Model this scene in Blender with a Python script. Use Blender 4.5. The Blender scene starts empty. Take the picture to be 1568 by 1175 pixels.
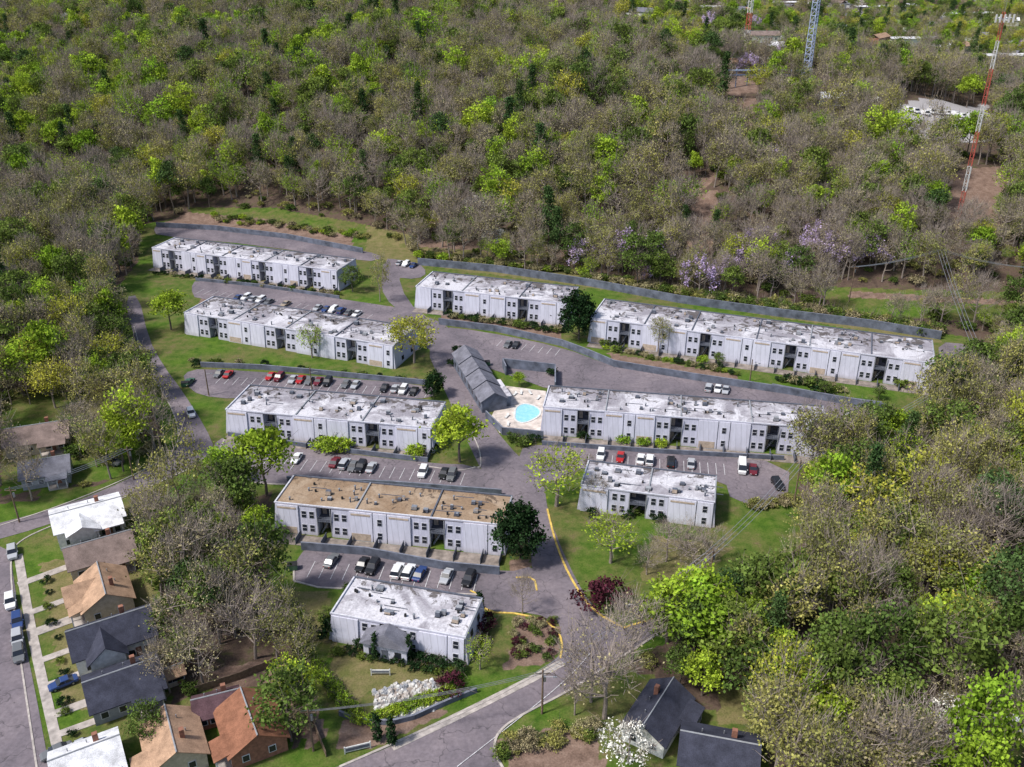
import bpy, math, random, numpy as np
from mathutils import Vector, Matrix
random.seed(7); rng=np.random.default_rng(7)
scene=bpy.context.scene
# ------------------------------------------------------------------ camera / survey helper
F=1400.0; TH=math.radians(26.5); H=115.0; CU,CV=784.0,587.5
def smooth(t):
    t=np.clip(t,0,1); return t*t*(3-2*t)
def sdist(x,y): return (x+156)*.382+(y-390)*.924
def terrain(x,y):
    x=np.asarray(x,float); y=np.asarray(y,float)
    s=sdist(x,y)
    p=np.interp(s,[8,25,70,160,320,700,1500,6000],[0,4,23,44,60,72,76,76])
    a=1-.55*smooth((x-40)/260.0)
    b=smooth((s-20)/120)*(4*np.sin(x*.021+1.3)*np.cos(y*.017)+2.2*np.sin(x*.05+y*.043))
    return p*a+b
def G(u,v,z=None):
    dx=(u-CU)/F; dv=(v-CV)/F
    d=Vector((dx, math.cos(TH)-dv*math.sin(TH), -math.sin(TH)-dv*math.cos(TH)))
    if z is not None:
        t=(z-H)/d.z; return Vector((d.x*t,d.y*t,z))
    t=80.0; step=2.0
    while t<6000:
        if H+d.z*t <= float(terrain(d.x*t,d.y*t)): break
        t+=step
    lo,hi=t-step,t
    for _ in range(12):
        m=(lo+hi)/2
        if H+d.z*m <= float(terrain(d.x*m,d.y*m)): hi=m
        else: lo=m
    x,y=d.x*hi,d.y*hi
    return Vector((x,y,float(terrain(x,y))))
cam=bpy.data.cameras.new("Camera"); co=bpy.data.objects.new("Camera",cam)
scene.collection.objects.link(co); co.location=(0,0,H); co.rotation_euler=(math.pi/2-TH,0,0)
cam.sensor_width=36; cam.lens=F/1568*36; cam.clip_start=1; cam.clip_end=20000
scene.camera=co
# ------------------------------------------------------------------ node helpers
def newmat(name):
    m=bpy.data.materials.new(name); m.use_nodes=True
    nt=m.node_tree; nt.nodes.clear()
    o=nt.nodes.new('ShaderNodeOutputMaterial'); return m,nt,o
def ramp(nt,fac,stops):
    r=nt.nodes.new('ShaderNodeValToRGB'); e=r.color_ramp.elements
    while len(e)<len(stops): e.new(.5)
    for i,(p,c) in enumerate(stops):
        e[i].position=p; e[i].color=(c[0],c[1],c[2],1) if hasattr(c,'__len__') else (c,c,c,1)
    nt.links.new(fac,r.inputs[0]); return r.outputs[0]
def noise(nt,vec,scale,detail=4,rough=.6,dist=0):
    n=nt.nodes.new('ShaderNodeTexNoise'); n.inputs['Scale'].default_value=scale
    n.inputs['Detail'].default_value=detail; n.inputs['Roughness'].default_value=rough
    n.inputs['Distortion'].default_value=dist
    if vec is not None: nt.links.new(vec,n.inputs['Vector'])
    return n.outputs['Fac']
def mix(nt,fac,a,b,mode='MIX'):
    m=nt.nodes.new('ShaderNodeMix'); m.data_type='RGBA'; m.blend_type=mode
    for i,v in ((0,fac),(6,a),(7,b)):
        s=m.inputs[i]
        if isinstance(v,bpy.types.NodeSocket): nt.links.new(v,s)
        elif i==0: s.default_value=v
        else: s.default_value=(v[0],v[1],v[2],1)
    return m.outputs[2]
def math_(nt,op,a,b=0.0,c=None,clamp=False):
    m=nt.nodes.new('ShaderNodeMath'); m.operation=op; m.use_clamp=clamp
    for i,v in enumerate((a,b,c)):
        if v is None: continue
        if isinstance(v,bpy.types.NodeSocket): nt.links.new(v,m.inputs[i])
        else: m.inputs[i].default_value=v
    return m.outputs[0]
def principled(nt,o,col,rough=.85,metal=0,spec=.3):
    p=nt.nodes.new('ShaderNodeBsdfPrincipled')
    if isinstance(col,bpy.types.NodeSocket): nt.links.new(col,p.inputs['Base Color'])
    else: p.inputs['Base Color'].default_value=(*col,1)
    p.inputs['Roughness'].default_value=rough; p.inputs['Metallic'].default_value=metal
    p.inputs['Specular IOR Level'].default_value=spec
    nt.links.new(p.outputs[0],o.inputs[0]); return p
def wpos(nt):
    return nt.nodes.new('ShaderNodeNewGeometry').outputs['Position']
def simple(name,col,rough=.8,var=.25,scale=1.5,metal=0,spec=.3):
    m,nt,o=newmat(name); n=noise(nt,wpos(nt),scale,5)
    c=ramp(nt,n,[(.3,[k*(1-var) for k in col]),(.7,[min(1,k*(1+var)) for k in col])])
    principled(nt,o,c,rough,metal,spec); return m
def roofshingle(name,col):
    m,nt,o=newmat(name); p=wpos(nt)
    n=noise(nt,p,.5,5); n2=noise(nt,p,6,2)
    c=ramp(nt,n,[(.3,[k*.65 for k in col]),(.7,[k*1.25 for k in col])])
    c2=mix(nt,.5,c,ramp(nt,n2,[(.35,.45),(.65,1)]),'MULTIPLY'); principled(nt,o,c2,.95,0,.1); return m
def flatroof(name,base,stain,spot,th=.56,st=.6):
    m,nt,o=newmat(name)
    tc=nt.nodes.new('ShaderNodeTexCoord').outputs['Object']
    oi=nt.nodes.new('ShaderNodeObjectInfo').outputs['Random']
    mp=nt.nodes.new('ShaderNodeVectorMath'); mp.operation='ADD'
    cx=nt.nodes.new('ShaderNodeCombineXYZ'); nt.links.new(math_(nt,'MULTIPLY',oi,300.0),cx.inputs[0])
    nt.links.new(tc,mp.inputs[0]); nt.links.new(cx.outputs[0],mp.inputs[1]); v=mp.outputs[0]
    sp=nt.nodes.new('ShaderNodeSeparateXYZ'); nt.links.new(tc,sp.inputs[0])
    # darker towards the rear edge: more stain and spot colour
    rear_bias=math_(nt,'MULTIPLY',math_(nt,'DIVIDE',math_(nt,'SUBTRACT',sp.outputs[1],6.0),6.0,None,True),.1)
    a=math_(nt,'ADD',noise(nt,v,.12,6,.66,.9),rear_bias); b=math_(nt,'ADD',noise(nt,v,.3,7,.72,1.0),rear_bias); c=noise(nt,v,2.5,4,.6)
    fine=ramp(nt,c,[(.3,.7),(.65,1.0)])
    c1=mix(nt,ramp(nt,a,[(th-.06,0),(th+.01,.5),(th+.1,.9)]),base,stain)
    c2=mix(nt,ramp(nt,b,[(st,0),(st+.05,.9)]),c1,spot)
    fr=math_(nt,'FRACT',math_(nt,'DIVIDE',sp.outputs[0],3.0)); ln=math_(nt,'LESS_THAN',fr,.04)
    c3=mix(nt,math_(nt,'MULTIPLY',ln,.3),c2,stain)
    c4=mix(nt,1.0,c3,fine,'MULTIPLY'); principled(nt,o,c4,.8); return m
def siding(name,col,gap=.6,k2=.35):
    m,nt,o=newmat(name)
    tc=nt.nodes.new('ShaderNodeTexCoord').outputs['Object']
    sp=nt.nodes.new('ShaderNodeSeparateXYZ'); nt.links.new(tc,sp.inputs[0])
    fr=math_(nt,'FRACT',math_(nt,'DIVIDE',math_(nt,'ADD',sp.outputs[0],sp.outputs[1]),gap)); ln=math_(nt,'LESS_THAN',fr,.1)
    mp=nt.nodes.new('ShaderNodeMapping'); mp.inputs['Scale'].default_value=(1,1,.3); nt.links.new(tc,mp.inputs[0])
    n=noise(nt,mp.outputs[0],.6,6,.65)
    c=ramp(nt,n,[(.3,[k*.8 for k in col]),(.6,col)])
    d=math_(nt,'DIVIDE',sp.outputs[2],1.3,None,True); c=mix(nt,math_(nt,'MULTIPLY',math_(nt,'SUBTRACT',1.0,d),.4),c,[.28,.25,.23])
    c=mix(nt,math_(nt,'MULTIPLY',ln,k2),c,[k*.45 for k in col]); principled(nt,o,c,.7); return m
def leafmat(name,c1,c2,trans=.35):
    m,nt,o=newmat(name)
    at=nt.nodes.new('ShaderNodeAttribute'); at.attribute_name='shade'
    r=nt.nodes.new('ShaderNodeObjectInfo').outputs['Random']
    base=mix(nt,r,c1,c2)
    comb=nt.nodes.new('ShaderNodeCombineColor')
    for i in range(3): nt.links.new(at.outputs['Fac'],comb.inputs[i])
    c=mix(nt,1.0,base,comb.outputs[0],'MULTIPLY')
    d=nt.nodes.new('ShaderNodeBsdfDiffuse'); nt.links.new(c,d.inputs[0])
    if trans<=0: nt.links.new(d.outputs[0],o.inputs[0]); return m
    t=nt.nodes.new('ShaderNodeBsdfTranslucent'); nt.links.new(c,t.inputs[0])
    ms=nt.nodes.new('ShaderNodeMixShader'); ms.inputs[0].default_value=trans
    nt.links.new(d.outputs[0],ms.inputs[1]); nt.links.new(t.outputs[0],ms.inputs[2]); nt.links.new(ms.outputs[0],o.inputs[0])
    return m
M={}
M['asphalt'],nt,o=newmat('asphalt'); p=wpos(nt)
a=noise(nt,p,.06,6,.65,.5); b=noise(nt,p,1.2,5,.7)
vo=nt.nodes.new('ShaderNodeTexVoronoi'); vo.feature='DISTANCE_TO_EDGE'; vo.inputs['Scale'].default_value=.13
nm=nt.nodes.new('ShaderNodeTexNoise'); nm.inputs['Scale'].default_value=.5; nt.links.new(p,nm.inputs['Vector'])
va=nt.nodes.new('ShaderNodeVectorMath'); va.operation='MULTIPLY_ADD'; nt.links.new(nm.outputs['Color'],va.inputs[0]); va.inputs[1].default_value=(3,3,3); nt.links.new(p,va.inputs[2])
nt.links.new(va.outputs[0],vo.inputs['Vector'])
c=ramp(nt,a,[(.3,(.125,.11,.125)),(.5,(.2,.17,.19)),(.7,(.28,.235,.25))])
c=mix(nt,.65,c,ramp(nt,b,[(.3,.45),(.7,1)]),'MULTIPLY')
c=mix(nt,ramp(nt,vo.outputs[0],[(0,.65),(.015,0)]),c,(.05,.045,.05)); principled(nt,o,c,.9)
M['concrete']=simple('concrete',(.38,.34,.31),.9,.35,.7)
M['patio']=simple('patio_slab',(.23,.195,.17),.9,.5,.5)
M['kerb']=simple('kerb_concrete',(.4,.36,.33),.9,.3,1)
M['yellow']=simple('yellow_kerb_paint',(.6,.42,.1),.8,.4,1.5)
M['white']=simple('white_paint',(.6,.6,.58),.6,.2,2)
M['line']=simple('line_paint',(.5,.49,.5),.8,.4,2.5)
M['wallblue']=simple('retaining_wall_paint',(.12,.135,.175),.85,.5,.4)
M['cap']=simple('wall_cap',(.17,.18,.22),.85,.35,.6)
M['siding']=siding('siding_white',(.56,.56,.67))
M['panel']=siding('siding_panel',(.64,.64,.745),1.3,.4)
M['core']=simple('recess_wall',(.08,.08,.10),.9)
M['beige']=simple('beige_band',(.42,.34,.27),.85)
M['slate']=simple('slate_trim',(.10,.11,.14),.8)
M['roofw']=flatroof('white_membrane_roof',(.64,.625,.66),(.27,.25,.28),(.09,.075,.068),.515,.585)
M['roofb']=flatroof('weathered_tan_roof',(.40,.30,.21),(.27,.18,.11),(.10,.07,.05),.51,.61)
M['glass'],nt,o=newmat('window_glass'); principled(nt,o,(.018,.022,.032),.2,0,.5)
M['frame']=simple('window_frame',(.56,.56,.6),.6)
M['metal']=simple('galvanised_metal',(.35,.36,.38),.5,.2,2,.6)
M['dark']=simple('dark_rubber',(.02,.02,.022),.8)
M['redlamp']=simple('red_lens',(.4,.02,.02),.3)
M['wood']=simple('timber',(.17,.12,.085),.9,.4,2)
M['bark']=simple('bark',(.15,.12,.1),.95,.4,3)
M['barkl']=simple('bark_grey',(.27,.225,.195),.95,.35,3)
M['water'],nt,o=newmat('pool_water'); c=ramp(nt,noise(nt,wpos(nt),1.5,3),[(.3,(.22,.54,.64)),(.7,(.36,.66,.72))]); principled(nt,o,c,.08,0,.5)
M['deck']=simple('pool_deck',(.55,.48,.43),.85,.35,.5)
M['stone']=simple('white_stone',(.5,.48,.45),.9,.5,1.2)
M['brick']=simple('brick',(.26,.12,.08),.9,.3,2)
M['shgrey']=roofshingle('grey_shingle',(.19,.19,.225)); M['shdark']=roofshingle('dark_shingle',(.055,.058,.082))
M['shtan']=roofshingle('tan_shingle',(.46,.30,.2)); M['shbrown']=roofshingle('brown_shingle',(.25,.19,.17))
M['shor']=roofshingle('orange_shingle',(.28,.13,.08)); M['shmar']=roofshingle('maroon_shingle',(.12,.07,.08))
M['shwhite']=roofshingle('white_metal_roof',(.8,.8,.82))
M['wwall']=simple('white_clapboard',(.6,.6,.58),.7,.2); M['cream']=simple('cream_clapboard',(.48,.4,.31),.8,.2); M['gwall']=simple('grey_clapboard',(.28,.29,.31),.8,.2)
M['radred']=simple('tower_red',(.45,.1,.07),.6); M['radblue']=simple('tower_steel',(.36,.42,.56),.5)
for n,c in dict(white=(.75,.75,.75),silver=(.42,.43,.45),black=(.02,.02,.022),gray=(.15,.155,.16),red=(.42,.02,.02),blue=(.03,.06,.18),maroon=(.15,.02,.03),tan=(.35,.28,.2),green=(.05,.12,.07)).items():
    m,nt,o=newmat('car_paint_'+n); principled(nt,o,c,.3,.1,.5); M['car_'+n]=m
# ------------------------------------------------------------------ mesh builder
class MB:
    def __init__(s): s.v=[];s.f=[];s.m=[];s.mats=[]
    def mi(s,k):
        if k not in s.mats: s.mats.append(k)
        return s.mats.index(k)
    def poly(s,pts,k):
        b=len(s.v); s.v+= [tuple(p) for p in pts]; s.f.append(tuple(range(b,b+len(pts)))); s.m.append(s.mi(k))
    def hexa(s,bt,tp,k,top=None):
        b=len(s.v); s.v+=[tuple(p) for p in bt]+[tuple(p) for p in tp]
        for i,q in enumerate([(3,2,1,0),(4,5,6,7),(0,1,5,4),(1,2,6,5),(2,3,7,6),(3,0,4,7)]):
            s.f.append(tuple(b+j for j in q)); s.m.append(s.mi(top if (top and i==1) else k))
    def box(s,x0,x1,y0,y1,z0,z1,k,top=None):
        s.hexa([(x0,y0,z0),(x1,y0,z0),(x1,y1,z0),(x0,y1,z0)],[(x0,y0,z1),(x1,y0,z1),(x1,y1,z1),(x0,y1,z1)],k,top)
    def tube(s,a,b,r0,r1,k,n=6,cap=True):
        a=Vector(a);b=Vector(b); d=(b-a).normalized(); u=d.orthogonal().normalized(); w=d.cross(u)
        base=len(s.v)
        for c,r in((a,r0),(b,r1)):
            for i in range(n):
                t=2*math.pi*i/n; s.v.append(tuple(c+u*math.cos(t)*r+w*math.sin(t)*r))
        for i in range(n):
            j=(i+1)%n; s.f.append((base+i,base+j,base+n+j,base+n+i)); s.m.append(s.mi(k))
        if cap:
            s.f.append(tuple(base+n+i for i in range(n))); s.m.append(s.mi(k))
            s.f.append(tuple(base+n-1-i for i in range(n))); s.m.append(s.mi(k))
    def mesh(s,name):
        me=bpy.data.meshes.new(name); me.from_pydata(s.v,[],s.f)
        for k in s.mats: me.materials.append(M[k])
        me.polygons.foreach_set('material_index',s.m); me.update(); return me
    def obj(s,name,parent=None,loc=(0,0,0),rz=0):
        return put(s.mesh(name),name,parent,loc,rz)
def put(me,name,parent=None,loc=(0,0,0),rz=0,sc=1):
    o=bpy.data.objects.new(name,me); scene.collection.objects.link(o)
    o.location=loc; o.rotation_euler=(0,0,rz); o.scale=(sc,)*3 if not hasattr(sc,'__len__') else sc
    if parent: o.parent=parent
    return o
def empty(name,loc,rz): 
    o=put(None,name,None,loc,rz); o.empty_display_size=1; return o
# ------------------------------------------------------------------ sheets
zl=[0.03]
def chaikin(P,n=2,closed=True):
    for _ in range(n):
        Q=[]; N=len(P); R=range(N if closed else N-1)
        if not closed: Q.append(P[0])
        for i in R:
            a,b=P[i],P[(i+1)%N]; Q+= [a*.75+b*.25,a*.25+b*.75]
        if not closed: Q.append(P[-1])
        P=Q
    return P
def sheet(name,px,mat,it=1,z=None):
    if z is None: z=zl[0]; zl[0]+=.006
    P=chaikin([G(u,v,0) for u,v in px],it)
    mb=MB(); pts=[(p.x,p.y,z) for p in P]
    ar=sum(pts[i][0]*pts[(i+1)%len(pts)][1]-pts[(i+1)%len(pts)][0]*pts[i][1] for i in range(len(pts)))
    if ar<0: pts.reverse()
    mb.poly(pts,mat); return mb.obj(name)
def strip(name,px,w,h,mat,z0=0,it=2,cap=None,par=None):
    P=chaikin([G(u,v,0) for u,v in px],it,False); mb=MB()
    for i in range(len(P)-1):
        a,b=P[i],P[i+1]; d=(b-a); l=d.length
        if l<.01: continue
        d/=l; n=Vector((-d.y,d.x,0))*w/2
        z1=z0+h
        mb.hexa([tuple((a-n).xy)+(z0,),tuple((b-n).xy)+(z0,),tuple((b+n).xy)+(z0,),tuple((a+n).xy)+(z0,)],
                [tuple((a-n).xy)+(z1,),tuple((b-n).xy)+(z1,),tuple((b+n).xy)+(z1,),tuple((a+n).xy)+(z1,)],mat,cap)
    return mb.obj(name,par)
DRIVE=[(655,540),(668,512),(700,520),(722,580),(740,630),(775,680),(832,735),(840,790),(868,860),(905,930),(960,962),(890,1010),(860,1005),(858,950),(815,880),(812,830),(775,765),(738,722),(722,690),(700,640),(668,570)]
sheet('driveway_road',DRIVE,'asphalt')
sheet('upper_driveway_road',[(588,395),(612,400),(612,440),(640,480),(690,500),(700,530),(655,545),(650,500),(600,470),(582,440)],'asphalt')
sheet('street_road',[(380,1310),(470,1190),(560,1160),(640,1125),(740,1080),(850,1018),(885,955),(960,962),(1015,940),(1030,955),(940,1012),(870,1058),(800,1092),(762,1120),(757,1150),(775,1180),(800,1310)],'asphalt')
sheet('side_street_road',[(-80,848),(80,803),(200,757),(300,712),(330,690),(315,655),(280,600),(250,560),(228,520),(212,452),(192,455),(200,500),(222,560),(262,620),(278,665),(268,697),(200,733),(100,775),(-80,822)],'asphalt')
sheet('residential_street_road',[(-120,830),(15,828),(22,900),(42,1000),(62,1100),(90,1260),(-160,1260)],'asphalt')
sheet('parking_lot',[(470,836),(600,856),(775,878),(820,866),(862,900),(885,950),(855,958),(820,938),(745,938),(732,910),(600,905),(455,900),(448,868)],'asphalt')
sheet('parking_lot',[(325,682),(345,668),(500,692),(660,710),(725,712),(815,750),(775,765),(768,750),(600,742),(430,742),(380,740),(372,715),(335,695)],'asphalt')
sheet('parking_lot',[(280,572),(310,564),(480,576),(660,590),(668,606),(640,612),(500,604),(360,612),(305,606),(285,590)],'asphalt')
sheet('parking_lot',[(292,442),(300,428),(400,440),(520,458),(600,470),(650,480),(640,492),(600,498),(450,474),(300,460)],'asphalt')
sheet('parking_lot',[(585,395),(640,402),(655,418),(640,428),(600,425)],'asphalt')
sheet('parking_lot',[(672,500),(740,508),(860,532),(940,562),(1060,582),(1200,603),(1360,628),(1362,668),(1270,662),(1100,625),(850,600),(780,575),(735,560),(700,540)],'asphalt')
sheet('parking_lot',[(790,690),(830,680),(900,688),(1050,696),(1210,708),(1205,775),(1120,770),(1110,735),(1000,722),(900,712),(850,740),(810,735)],'asphalt')
sheet('parking_lot',[(1436,524),(1485,528),(1490,552),(1440,562)],'asphalt')
sheet('rear_service_lane_road',[(235,350),(245,343),(400,358),(562,385),(590,395),(560,402),(400,376),(240,362)],'asphalt')
sheet('far_left_street_path',[(-20,440),(60,460),(120,480),(110,488),(50,475),(-20,455)],'asphalt')
strip('sidewalk_pavement',[(28,850),(45,950),(62,1030),(85,1130),(110,1240)],1.6,.08,'concrete',0,1)
for v in (893,938,968,1010,1050,1092,1122,1160):
    u=28+(v-850)*.27
    strip('house_walk_path',[(u-12,v+3),(u+68,v-26)],random.uniform(1.4,2.8),.1,'concrete',0,0)
strip('sidewalk_pavement',[(600,1145),(700,1098),(800,1048),(862,1015)],1.5,.09,'concrete',0,1)
strip('entrance_kerb',[(838,780),(850,830),(870,880),(905,935),(955,962)],.4,.16,'yellow')
strip('entrance_kerb',[(955,962),(1000,948),(1015,940)],.4,.16,'yellow')
strip('entrance_kerb',[(790,885),(818,885),(822,905)],.35,.16,'yellow',0,1)
strip('entrance_kerb',[(720,905),(735,912),(742,938),(800,940),(850,958),(862,985),(858,1008)],.35,.16,'yellow',0,1)
strip('street_kerb',[(520,1175),(600,1140),(740,1078),(855,1014)],.4,.16,'kerb',0,1)
strip('street_kerb',[(1030,957),(940,1014),(870,1060),(800,1094),(762,1120),(755,1150),(775,1185)],.4,.16,'kerb')
strip('street_kerb',[(60,1200),(42,1080),(24,960),(14,850),(30,828),(80,805),(200,759),(300,714)],.3,.15,'kerb')
strip('street_kerb',[(205,500),(222,560),(262,620),(276,665),(266,695),(200,731),(100,773),(-20,812)],.3,.15,'kerb')
strip('parking_kerb',[(725,715),(738,718),(733,680),(705,640)],.3,.15,'kerb')
strip('island_kerb',[(640,712),(700,722),(735,715)],.3,.15,'kerb',0,1)
strip('lot_kerb',[(450,868),(450,898),(600,906),(732,911)],.35,.16,'kerb',0,1)
strip('lot_kerb',[(345,672),(335,690),(372,718),(380,739),(430,743),(600,743)],.3,.16,'kerb',0,1)
# ------------------------------------------------------------------ walls / fences
def rwall(px,h,name='retaining_wall',t=.35,mat='wallblue',it=0): return strip(name,px,t,h,mat,0,it,'cap' if mat=='wallblue' else mat)
rwall([(240,348),(330,353),(440,366),(556,388)],2.2)
rwall([(640,406),(760,417),(900,438),(1040,464),(1200,486),(1330,502),(1440,520)],2.8)
rwall([(672,497),(760,508),(860,530),(900,545),(940,562),(1060,582),(1200,603),(1355,630)],2.2)
rwall([(1355,630),(1355,650)],1.2)
rwall([(308,562),(400,566),(480,573),(655,590)],1.6)
rwall([(350,668),(500,690),(655,708)],1.3)
rwall([(440,738),(600,745),(768,758)],1.5)
rwall([(462,842),(560,850),(680,872),(765,880)],2.0)
rwall([(830,682),(1000,694),(1110,700),(1200,705)],1.3)
rwall([(300,430),(400,440),(520,458)],1.2)
rwall([(520,1095),(560,1110),(620,1108),(680,1080),(730,1060)],1.0,'garden_wall',.4,'wallblue',1)
rwall([(430,1000),(455,1050),(480,1110),(500,1160)],1.3,'wooden_fence',.12,'wood')
rwall([(300,1062),(370,1040),(430,1015)],1.6,'wooden_fence',.12,'wood')
rwall([(1545,475),(1522,545)],1.0,'concrete_steps',2.2,'concrete')
rwall([(1182,590),(1290,610),(1350,618)],.5,'garden_wall')
# ------------------------------------------------------------------ apartment buildings
def apartment(FL,FR,BK,h,roof='roofw',D=None,office=False,name='apartment_building',seed=0,patio=True):
    R=random.Random(seed)
    P0=G(*FL,h); P1=G(*FR,h); X=(P1-P0); L=X.length; X/=L; Y=Vector((-X.y,X.x,0))
    Dm=(G(*BK,h)-P0).dot(Y)
    if D is None: D=min(max(Dm,10.5),17)
    rz=math.atan2(X.y,X.x); par=empty(name,(P0.x,P0.y,0),rz)
    w=MB(); wi=MB(); rf=MB(); bal=MB()
    fl=.65; zt=h-.4
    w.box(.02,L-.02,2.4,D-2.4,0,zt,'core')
    def fm(side):
        return (lambda x,y,z:(x,y,z)) if side==0 else (lambda x,y,z:(L-x,D-y,z))
    n=max(1,round(L/22.0)); unit=['B','W','R','W','B','P']; wd=dict(B=4.4,W=3.3,R=2.8,P=2.6)
    seq=unit*n; tot=sum(wd[k] for k in seq); sc=L/tot
    for side in (0,1):
        f=fm(side); x=0
        def slab(x0,x1,za,zb,out,k,yb=2.4):
            ya=lambda z:-fl*(1-z/h)-out
            w.hexa([f(x0,ya(za),za),f(x1,ya(za),za),f(x1,yb,za),f(x0,yb,za)],[f(x0,ya(zb),zb),f(x1,ya(zb),zb),f(x1,yb,zb),f(x0,yb,zb)],k)
        def pane(mbx,x0,x1,za,zb,out,k):
            ya=lambda z:-fl*(1-z/h)-out
            mbx.hexa([f(x0,ya(za),za),f(x1,ya(za),za),f(x1,ya(za)+.1,za),f(x0,ya(za)+.1,za)],[f(x0,ya(zb),zb),f(x1,ya(zb),zb),f(x1,ya(zb)+.1,zb),f(x0,ya(zb)+.1,zb)],k)
        for i,k in enumerate(seq):
            x1=x+wd[k]*sc
            if k in 'BP':
                slab(x,x1,0,zt,0,'gwall')
                slab(x+.1,x1-.1,0,zt-.02,.32,'panel',.3)
                if k=='B' and R.random()<.6: pane(w,x+.5,x1-.5,zt-.8,zt-.4,.39,'beige')
                if k=='B' and R.random()<.25: pane(w,x+.5,x1-.5,.2,.2+h*.22,.36,'beige')
                if k=='P':
                    m=(x+x1)/2
                    for z0 in (.12*h,.56*h):
                        pane(wi,m-.55,m+.55,z0,z0+1.6,.37,'frame'); pane(wi,m-.45,m+.45,z0+.1,z0+1.5,.41,'glass'); pane(wi,m-.45,m+.45,z0+.77,z0+.83,.44,'frame')
            elif k=='W':
                slab(x,x1,0,zt,0,'siding')
                m=(x+x1)/2
                for z0 in (.12*h,.56*h):
                    for dx in (-.85,.85):
                        pane(wi,m+dx-.58,m+dx+.58,z0,z0+1.65,.05,'frame')
                        pane(wi,m+dx-.48,m+dx+.48,z0+.1,z0+1.55,.09,'glass')
                        pane(wi,m+dx-.48,m+dx+.48,z0+.8,z0+.87,.12,'frame')
            else:
                bx=lambda a,b,c,d,e,g,kk:bal.hexa([f(a,c,e),f(b,c,e),f(b,d,e),f(a,d,e)],[f(a,c,g),f(b,c,g),f(b,d,g),f(a,d,g)],kk)
                bx(x+.02,x1-.02,-.5,2.38,h*.5-.12,h*.5+.1,'slate')
                for zz in (h*.5+.5,h*.5+1.05): bx(x+.05,x1-.05,-.5,-.44,zz,zz+.07,'slate')
                q=x+.3
                while q<x1-.1: bx(q,q+.05,-.49,-.45,h*.5+.1,h*.5+1.05,'slate'); q+=.45
                for sx in (x+.05,x1-.2): bx(sx,sx+.15,-.55,-.4,0,zt,'gwall')
                for zz in (0,h*.5+.1):
                    bx(x+.35,x+1.25,2.25,2.37,zz,zz+2.1,'beige'); bx(x1-1.2,x1-.4,2.26,2.37,zz+.9,zz+2.0,'glass')
                for s_ in range(8): bx(x+.4+s_*.25,x+.72+s_*.25,.5,1.4,s_*h*.5/8,s_*h*.5/8+.18,'gwall')
            x=x1
    for sx,xx in ((-1,0),(1,L)):
        a=xx; b=xx+sx*fl
        q=[(b,-fl,0),(a,-fl,0),(a,D+fl,0),(b,D+fl,0)]; t=[(a+sx*.02,0,zt),(a,0,zt),(a,D,zt),(a+sx*.02,D,zt)]
        if sx>0: q=[q[1],q[0],q[3],q[2]]; t=[t[1],t[0],t[3],t[2]]
        w.hexa(q,t,'siding')
        for yc in (D*.3,D*.7):
            for z0 in (.12*h,.56*h):
                xa=lambda z:xx+sx*(fl*(1-z/h)+.06)
                ys=(yc-.7,yc+.7) 
                w.poly([(xa(z0),ys[0],z0),(xa(z0),ys[1],z0),(xa(z0+1.3),ys[1],z0+1.3),(xa(z0+1.3),ys[0],z0+1.3)][::sx],'glass')
    rf.box(-.15,L+.15,-.15,D+.15,zt,zt+.1,roof)
    e=.18; cp='frame'
    rf.box(-e,L+e,-e,.12,zt+.1,h,'siding',cp); rf.box(-e,L+e,D-.12,D+e,zt+.1,h,'slate','slate')
    rf.box(-e,.12,.12,D-.12,zt+.1,h,'siding',cp); rf.box(L-.12,L+e,.12,D-.12,zt+.1,h,'siding','gwall')
    nd=max(1,round(L/17))
    for i in range(1,nd):
        xx=L*i/nd+R.uniform(-2,2); rf.box(xx-.15,xx+.15,.13,D-.13,zt+.1,zt+.38,'slate' if R.random()<.5 else 'gwall')
    for i in range(int(L*.85)):
        xx=R.uniform(1.5,L-2); yy=R.uniform(1.2,D-2.4); z=zt+.1; t=R.random()
        if t<.45:
            s=R.uniform(.5,1.3); rf.box(xx,xx+s,yy,yy+s*.8,z+.1,z+R.uniform(.5,1.1),R.choice(['metal','slate','beige','slate']),R.choice(['gwall','metal','slate'])); rf.box(xx-.1,xx+s+.1,yy-.1,yy+s*.8+.1,z,z+.1,'dark')
        elif t<.8:
            hh=R.uniform(.4,1.1); rf.tube((xx,yy,z),(xx,yy,z+hh),.18,.15,'slate'); rf.tube((xx,yy,z+hh),(xx,yy,z+hh+.12),.28,.2,'metal')
        else:
            rf.box(xx,xx+.35,yy,yy+.35,z,z+.6,'dark'); 
        if R.random()<.3: rf.box(xx,xx+R.uniform(2,5),yy+1.3,yy+1.42,z,z+.12,'slate')
    w.obj('walls',par); wi.obj('windows',par); rf.obj('flat_roof',par); bal.obj('stair_bays',par)
    if office:
        g=MB(); m=L*.45; hh=h*.62
        g.box(m-4,m+4,-3.2,-1.0,0,hh,'panel')
        g.poly([(m-4.5,-3.8,hh),(m+4.5,-3.8,hh),(m,-3.0,hh+2.2)],'shgrey')
        g.poly([(m+4.5,-3.8,hh),(m+4.5,-.3,hh+.3),(m,-.3,hh+2.4),(m,-3.0,hh+2.2)],'shgrey')
        g.poly([(m-4.5,-.3,hh+.3),(m-4.5,-3.8,hh),(m,-3.0,hh+2.2),(m,-.3,hh+2.4)],'shgrey')
        for dx in (-2.4,0,2.4): g.box(m+dx-.6,m+dx+.6,-3.26,-3.2,.6 if dx else 0,2.4,'glass' if dx else 'slate')
        g.obj('entrance_porch',par)
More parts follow.
